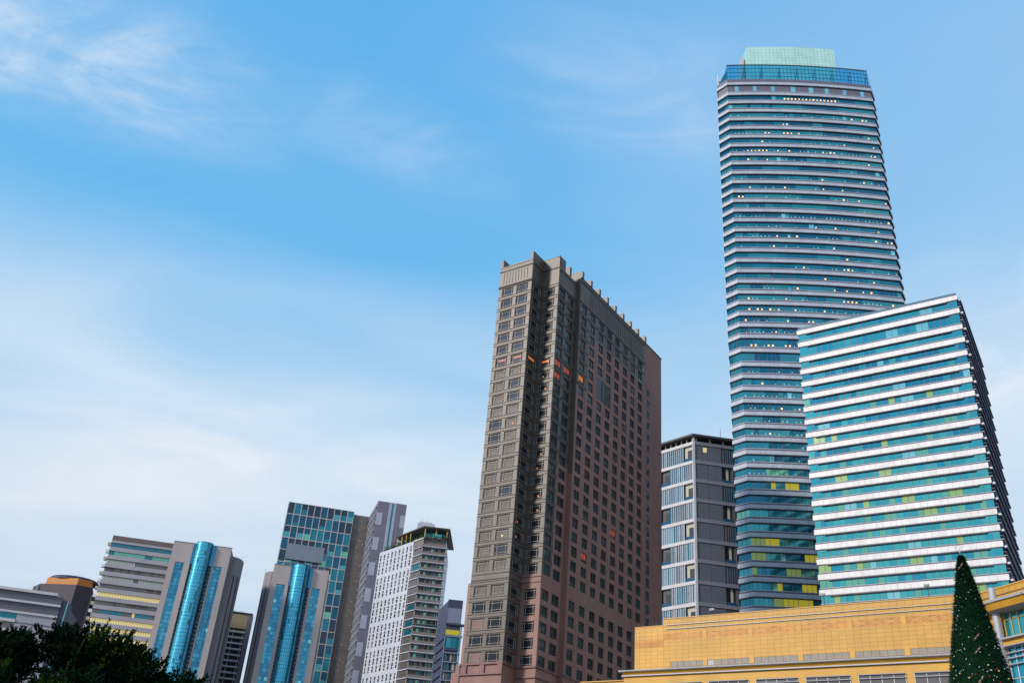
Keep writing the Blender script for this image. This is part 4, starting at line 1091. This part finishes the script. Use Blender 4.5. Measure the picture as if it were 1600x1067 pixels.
# ------------------------------------------------------------------ far left blocks
def orange_top():
    f = F((-165.4, 387.5), -10.6); L = 15.8
    a = f.pt(-L, 0)[:2]; r = (-160.0, 390.9)
    fp = [a, (-165.4, 387.5), r, (-163.5, 402), (-183, 405), (-186.5, 397)]
    root = thing('brown_tower', 'dark brown tower with an orange band under a curved navy roof, behind the grey block', 'office building', center(fp))
    o = tuple(root.location)
    w = MB(o); solid(w, fp, 0, 94.5, 'dark_brown_tile', 'roof_dark'); w.build('wall', root)
    b = MB(o); op = [f.pt(-13.9, 0, -.4)[:2], (-165.5, 387.9), (-160.8, 391.0), (-164, 401), (-180, 403)]; solid(b, op, 94.5, 97.2, 'orange_metal', 'roof_dark'); b.build('orange_band', root)
    d = MB(o); n = 20; cx, cy, rr = -170.6, 396.5, 10.0
    # shallow curved roof, highest in the middle
    rings = [(1.0, 97.2), (1.0, 97.8), (.9, 98.5), (.6, 99.1), (0.02, 99.4)]
    for (s0, z0), (s1, z1) in zip(rings, rings[1:]):
        for i in range(n):
            t0, t1 = 2 * pi * i / n, 2 * pi * (i + 1) / n
            d.face(((cx + rr * s0 * cos(t0), cy + rr * .8 * s0 * sin(t0), z0), (cx + rr * s0 * cos(t1), cy + rr * .8 * s0 * sin(t1), z0), (cx + rr * s1 * cos(t1), cy + rr * .8 * s1 * sin(t1), z1), (cx + rr * s1 * cos(t0), cy + rr * .8 * s1 * sin(t0), z1)), 'navy_roof')
    d.build('curved_roof', root)
    wn_ = MB(o)
    for k in range(14):
        for c in range(9): f.quad(wn_, -L + .9 + 1.4 * c, -L + 1.8 + 1.4 * c, 92.0 - 1.9 * k, 93.2 - 1.9 * k, .02, 'slot_dark')
    wn_.build('window_grid', root)
    e = MB(o); F(r, 80).box(e, 0, 4, 30, 92, -.3, .6, 'navy_roof'); f.box(e, -17.2, -15.9, 80, 93.5, -3, .3, 'navy_wall'); e.build('service_shaft', root)
orange_top()

def low_block():
    f = F((-135.0, 213.3), 12.4); o_u = 25.5   # u measured from the frame's left edge before, shifted by 25.5
    X = lambda u: u + o_u
    fp = [f.pt(0, 0)[:2], f.pt(X(13.7), 0)[:2], f.pt(X(13.7), 0, -24)[:2], f.pt(0, 0, -24)[:2]]
    root = thing('low_office_block', 'low grey block with pale horizontal bands at the left edge, behind the trees', 'office building', center(fp))
    o = tuple(root.location)
    w = MB(o); solid(w, fp, 0, 51.6, 'low_grey', 'roof_dark'); w.build('wall', root)
    c = MB(o); f.box(c, 0, X(12.4), 51.7, 52.3, -20, .5, 'slab_white'); c.build('roof_edge', root)
    for z in (49.55, 47.1):
        c = MB(o); f.box(c, 0, X(13.75), z - .2, z + .25, 0, .5, 'slab_white'); c.build('floor_band', root)
    p = MB(o); f.box(p, X(5.4), X(13.72), 30, 46.9, 0, .2, 'low_white'); p.build('tiled_wall', root)
    p = MB(o); f.box(p, X(5.42), X(13.74), 44.9, 45.05, .2, .3, 'low_grey'); p.build('ledge', root)
    for z, m in ((45.7, 'window_teal'), (43.6, 'window_grey'), (41.2, 'window_teal')):
        q = MB(o); n = 12
        for k in range(n): f.quad(q, X(5.4) * k / n, X(5.4) * (k + 1) / n - .1, z - .1, z + 1.3, .05, ('lit_yellow' if z == 43.6 and k in (9, 10) else (m if k % 3 else 'grid_glass_0')))
        q.build('window_band', root)
        c = MB(o); f.box(c, 0, X(5.38), z - .75, z - .1, 0, .4, 'slab_white'); c.build('floor_band', root)
    g_ = MB(o); f.box(g_, X(13.75), X(15.0), 20, 51.0, -6, -.3, 'navy_wall'); f.box(g_, X(14.9), X(15.05), 20, 50.9, -.5, -.2, 'pale_glass'); g_.build('glass_corner', root)
low_block()

def car_park():
    f = F((-117.5, 436.5), 12.0)
    fp = [f.pt(0, 0)[:2], f.pt(12, 0)[:2], f.pt(12, 0, -20)[:2], f.pt(0, 0, -20)[:2]]
    root = thing('parking_block', 'beige topped block with open parking decks, seen between the two glass fronted towers', 'car park', center(fp))
    o = tuple(root.location)
    w = MB(o); solid(w, offset(fp, -1.6), 0, 94, 'balcony_dark', 'roof_dark'); w.build('core', root)
    t = MB(o); solid(t, fp, 93.6, 100, 'beige_wall', 'roof_dark'); t.build('top_storey', root)
    c = MB(o); f.box(c, -1, 12.1, 100, 100.7, -5, .2, 'balcony_dark'); c.build('roof_edge', root)
    for k in range(17):
        z = 92.3 - 2.5 * k; s_ = MB(o); f.box(s_, 0, 10.2, z - .5, z + .25, -2, .2, 'slab_white'); s_.build('parking_deck', root)
    for u in (3.2, 5.0, 9.2):
        p = MB(o); f.box(p, u, u + .35, 40, 93.6, -1.2, -.7, 'slab_white'); p.build('column', root)
    e = MB(o); f.box(e, 10.2, 12.4, 30, 99.8, -4, .3, 'violet_wall'); e.build('stair_wall', root)
    r = MB(o)
    for z in (101.3,): r.tube(f.pt(1, z, -1), f.pt(8, z, -1), .08, .08, 'rail_white')
    for u in (1, 3.5, 6, 8): r.tube(f.pt(u, 100.7, -1), f.pt(u, 101.3, -1), .06, .06, 'rail_white')
    r.build('rail', root)
car_park()

# ------------------------------------------------------------------ foreground trees
def leafy_tree(x, y, ztop, rad, label, seed, light=.15, ncl=190, sq=1.25):
    rn = random.Random(seed)
    root = thing('tree', label, 'tree', (x, y, 0), 'dark leafy trees along the lower left')
    o = (x, y, 0)
    zc_ = ztop - rad * sq
    t = MB(o); prev = Vector((x, y, 0)); r_ = .34
    for k in range(1, 6):
        nx = Vector((x + rn.uniform(-.25, .25) * k / 3, y + rn.uniform(-.25, .25) * k / 3, zc_ * k / 5)); t.tube(prev, nx, r_, r_ * .86, 'bark', 8); r_ *= .86; prev = nx
    top = prev
    for k in range(9):
        a = rn.uniform(0, 2 * pi); e = rn.uniform(.2, 1.3); L = rad * rn.uniform(.6, .9)
        m_ = top + Vector((cos(a) * cos(e), sin(a) * cos(e), sin(e))) * L * .5 + Vector((0, 0, .2)); en = top + Vector((cos(a) * cos(e), sin(a) * cos(e), sin(e) * 1.25)) * L
        t.tube(top - Vector((0, 0, rn.uniform(0, 1))), m_, .13, .08, 'bark', 5); t.tube(m_, en, .08, .03, 'bark', 5)
    t.build('trunk', root)
    lobes = []
    for k in range(11):
        a = rn.uniform(0, 2 * pi); e = rn.uniform(-.5, 1.4); q = rn.uniform(.35, .72)
        lobes.append((Vector((cos(a) * cos(e), sin(a) * cos(e), sin(e) * sq)) * rad * q, rad * rn.uniform(.38, .6), rn.random()))
    c = MB(o)
    for k in range(ncl):
        lc, lr, tone = rn.choice(lobes)
        d = Vector((rn.gauss(0, 1), rn.gauss(0, 1), rn.gauss(0, 1))).normalized(); base = Vector((x, y, zc_)) + lc + d * lr * rn.uniform(.55, 1.08)
        out = (base - Vector((x, y, zc_ - rad * .5))).normalized()
        m = 'leaf_light' if tone < light and rn.random() < .8 else rn.choice(('leaf_dark', 'leaf_dark', 'leaf_mid'))
        # a spray: a twig with leaves on both sides
        tw = (out * 1.0 + d * .6 + Vector((rn.uniform(-.4, .4), rn.uniform(-.4, .4), rn.uniform(-.1, .5)))).normalized(); Ls = rn.uniform(.35, .85)
        for q in range(30):
            s_ = rn.uniform(0, 1); p = base + tw * Ls * s_
            ld = (tw * .8 + Vector((rn.gauss(0, .55), rn.gauss(0, .55), rn.gauss(0, .45)))).normalized(); ll = rn.uniform(.13, .27) * (1.15 - .5 * s_)
            wd = ld.cross(Vector((rn.gauss(0, 1), rn.gauss(0, 1), rn.gauss(0, 1)))).normalized() * ll * .26
            c.face((p, p + ld * ll * .5 + wd, p + ld * ll, p + ld * ll * .5 - wd), m)
    c.build('crown', root)
TREES = [(-29.6, 53.5, 11.6, 3.2, 'leafy tree at the very left edge of the picture', .1), (-25.8, 54.6, 12.5, 2.2, 'tree with a pointed top below the pale banded block', .1),
         (-22.7, 55.8, 13.75, 2.5, 'tallest dark tree of the row, below the brown tower', .25), (-20.3, 56.6, 12.9, 2.2, 'dark tree with ragged sprays below the yellow lit ribbon windows', .15),
         (-18.4, 57.6, 11.7, 2.0, 'rounded dark tree below the blue glass curved front', .15), (-16.7, 57.0, 11.6, 1.3, 'small tree with open feathery sprays at the right end of the row', .05),
         (-27.6, 54.2, 12.3, 1.9, 'narrower dark tree between the left edge tree and the pointed one', .1),
         (-24.6, 49.5, 10.2, 2.6, 'nearer tree with brighter yellow green leaves, low at left', .6), (-20.6, 50.5, 10.3, 2.4, 'nearer tree with some yellow green leaves, low in the middle of the row', .5),
         (-17.6, 52.4, 9.0, 1.7, 'low dark tree at the bottom right of the row', .1)]
for i, (x, y, z, r_, lb, lt) in enumerate(TREES): leafy_tree(x, y, z - .75, r_, lb, 40 + i, lt, ncl=950 if r_ > 2.1 else (600 if r_ > 1.5 else 300))

# ------------------------------------------------------------------ Christmas tree
def xmas():
    cx, cy = 29.0, 57.05; rn = random.Random(77)
    prof = [(0.6, 4.75), (14.1, 1.72), (16.9, 1.18), (19.1, .70), (21.0, .30), (21.75, .05)]
    def rad(z):
        for (a, ra), (b, rb) in zip(prof, prof[1:]):
            if z <= b: return ra + (rb - ra) * (z - a) / (b - a)
        return .05
    root = thing('christmas_tree', 'tall dark green cone shaped Christmas tree in front of the yellow mall', 'christmas tree', (cx, cy, 0)); o = (cx, cy, 0)
    t = MB(o); t.tube((cx, cy, 0), (cx, cy, 21.3), .3, .08, 'bark', 8, True); t.build('trunk', root)
    c = MB(o); n = 40; zs = [.6 + .6 * k for k in range(35)] + [21.6]
    for a, b in zip(zs, zs[1:]):
        for i in range(n):
            t0, t1 = 2 * pi * i / n, 2 * pi * (i + 1) / n; ra, rb = rad(a) * .93, rad(b) * .93
            c.face(((cx + ra * cos(t0), cy + ra * sin(t0), a), (cx + ra * cos(t1), cy + ra * sin(t1), a), (cx + rb * cos(t1), cy + rb * sin(t1), b), (cx + rb * cos(t0), cy + rb * sin(t0), b)), 'tinsel_dark')
    for k in range(30000):
        z = 21.7 - 21.0 * (rn.random() ** 1.25) if rn.random() < .55 else rn.uniform(12, 21.7)
        a = rn.uniform(0, 2 * pi); r_ = rad(z) * rn.uniform(.9, 1.0)
        p = Vector((cx + r_ * cos(a), cy + r_ * sin(a), z)); out = Vector((cos(a), sin(a), rn.uniform(-.3, .5)))
        d = (out + Vector((rn.gauss(0, .6), rn.gauss(0, .6), rn.gauss(0, .5)))).normalized(); L = rn.uniform(.08, .17) if rn.random() < .93 else rn.uniform(.2, .34); wv = d.cross(Vector((rn.gauss(0, 1), rn.gauss(0, 1), rn.gauss(0, 1)))).normalized() * .022
        c.face((p - wv, p + wv, p + d * L), 'tinsel_mid' if rn.random() < .4 else 'tinsel_dark')
    c.build('foliage', root)
    # wire star over the tip
    st = MB(o); tip = Vector((cx, cy, 21.7)); q = Vector((cx - .05, cy, 22.25)); st.tube(tip, q, .02, .02, 'steel', 5)
    for k in range(5):
        a = pi / 2 + 2 * pi * k / 5; b = a + 4 * pi / 5
        st.tube(q + Vector((cos(a), 0, sin(a) * .8)) * .42, q + Vector((cos(b), 0, sin(b) * .8)) * .42, .008, .008, 'steel', 4)
    st.build('wire_star', root)
    sph = bpy.data.meshes.new('bauble')
    # unit bauble with a small cap
    mb = MB(); nn, mm = 10, 7
    for i in range(mm):
        for j in range(nn):
            t0, t1 = pi * i / mm, pi * (i + 1) / mm; a0, a1 = 2 * pi * j / nn, 2 * pi * (j + 1) / nn
            mb.face([(sin(t) * cos(a), sin(t) * sin(a), cos(t)) for t, a in ((t0, a0), (t1, a0), (t1, a1), (t0, a1))], 'X')
    for i in range(6): 
        a0, a1 = 2 * pi * i / 6, 2 * pi * (i + 1) / 6; mb.face([(.25 * cos(a0), .25 * sin(a0), .95), (.25 * cos(a1), .25 * sin(a1), .95), (.2 * cos(a1), .2 * sin(a1), 1.2), (.2 * cos(a0), .2 * sin(a0), 1.2)], 'X')
    meshes = {}
    for m in ('bauble_white', 'bauble_gold', 'bauble_red'):
        mb.names = [m]; mb.m = [0] * len(mb.f); ob = mb.build('bauble'); meshes[m] = ob.data; bpy.data.objects.remove(ob)
    def hang(z, az, m, s, label, cat, group):
        r_ = rad(z) + .02; ob = bpy.data.objects.new('bauble', meshes[m]); COL.objects.link(ob)
        ob.location = (cx + r_ * cos(az), cy + r_ * sin(az), z); ob.scale = (s, s, s); tag(ob, label, cat, group)
    face = math.atan2(-cy, -cx)
    for k in range(96):
        u = rn.random(); z = 20.6 - 7.6 * (u ** .62); az = face + rn.uniform(-1.35, 1.35)
        hang(z, az, 'bauble_white', rn.choice((.018, .024, .030)), 'tiny white bauble dotted over the Christmas tree', 'bauble', 'tiny white baubles on the Christmas tree')
    for k in range(7):
        hang(15.0 - .38 * (k % 4) - rn.random() * .3, face - 1.0 + .33 * k, 'bauble_gold', .055, 'large shiny pale gold bauble low on the Christmas tree', 'bauble', 'large gold baubles on the Christmas tree')
    for k in range(12):
        hang(rn.uniform(13.3, 15.2), face + rn.uniform(-1.2, 1.2), 'bauble_red', .045, 'dark red bauble low on the Christmas tree', 'bauble', 'dark red baubles on the Christmas tree')
    for z, da, lb in ((20.9, -.3, 'faded red ribbon bow near the tip of the Christmas tree'), (16.4, .1, 'red and white ribbon high in the middle of the Christmas tree'), (15.6, .05, 'red and white ribbon just under the higher one on the Christmas tree'), (13.9, .0, 'red and white ribbon at the bottom edge of the Christmas tree')):
        az = face + da; r_ = rad(z) + .06; p = Vector((cx + r_ * cos(az), cy + r_ * sin(az), z)); rb = MB(tuple(p)); tx = Vector((-sin(az), cos(az), 0))
        for s_ in range(5):
            a = p + tx * (-.16 + .07 * s_) + Vector((0, 0, -.16 + .08 * s_)); rb.tube(a, a + tx * .07 + Vector((0, 0, .08)), .035, .035, 'ribbon_red' if s_ % 2 == 0 else 'ribbon_pale', 6, True)
        ob = rb.build('ribbon'); ob.location = p; tag(ob, lb, 'ribbon', 'ribbons on the Christmas tree')
xmas()

# ------------------------------------------------------------------ floodlights along the mall roof
fM = F((21.97, 120.64), -36.0)
for u, lb in ((6.6, 'small floodlight on the mall roof below the dark grey apartment block'), (17.9, 'floodlight on the mall roof at the left corner of the white banded block'), (28.0, 'floodlight on the mall roof in front of the middle of the white banded block')):
    p = fM.pt(u * 1.13 if u > 10 else u, 32.58, -.3); root = thing('floodlight', lb, 'floodlight', p, 'floodlights on the mall roof')
    a = MB(p); h = 1.0 if u > 10 else .35; a.tube(p, (p[0], p[1], p[2] + h), .05, .05, 'lamp_metal', 6); a.tube((p[0], p[1], p[2] + h), fM.pt(u * 1.13 if u > 10 else u, 32.58 + h + .25, .35), .04, .04, 'lamp_metal', 6); a.build('arm', root)
    b = MB(p); hf = F(p[:2], -36); hf.box(b, -.28, .28, p[2] + h + .1, p[2] + h + .36, .35, .62, 'lamp_metal'); b.build('lamp_head', root)
# thin rail on the lower part of the mall roof
rl = MB(fM.pt(-4, 31.77)); 
for k in range(12): rl.tube(fM.pt(-3.8 + .62 * k, 31.7 if k < 7 else 32.5, -.8), fM.pt(-3.8 + .62 * k, 32.55 if k < 7 else 33.1, -.8), .025, .025, 'lamp_metal', 4)
ob = rl.build('roof_railing'); ob.location = fM.pt(-4, 31.77); tag(ob, 'thin spiked metal railing on the lower left end of the mall roof', 'railing')
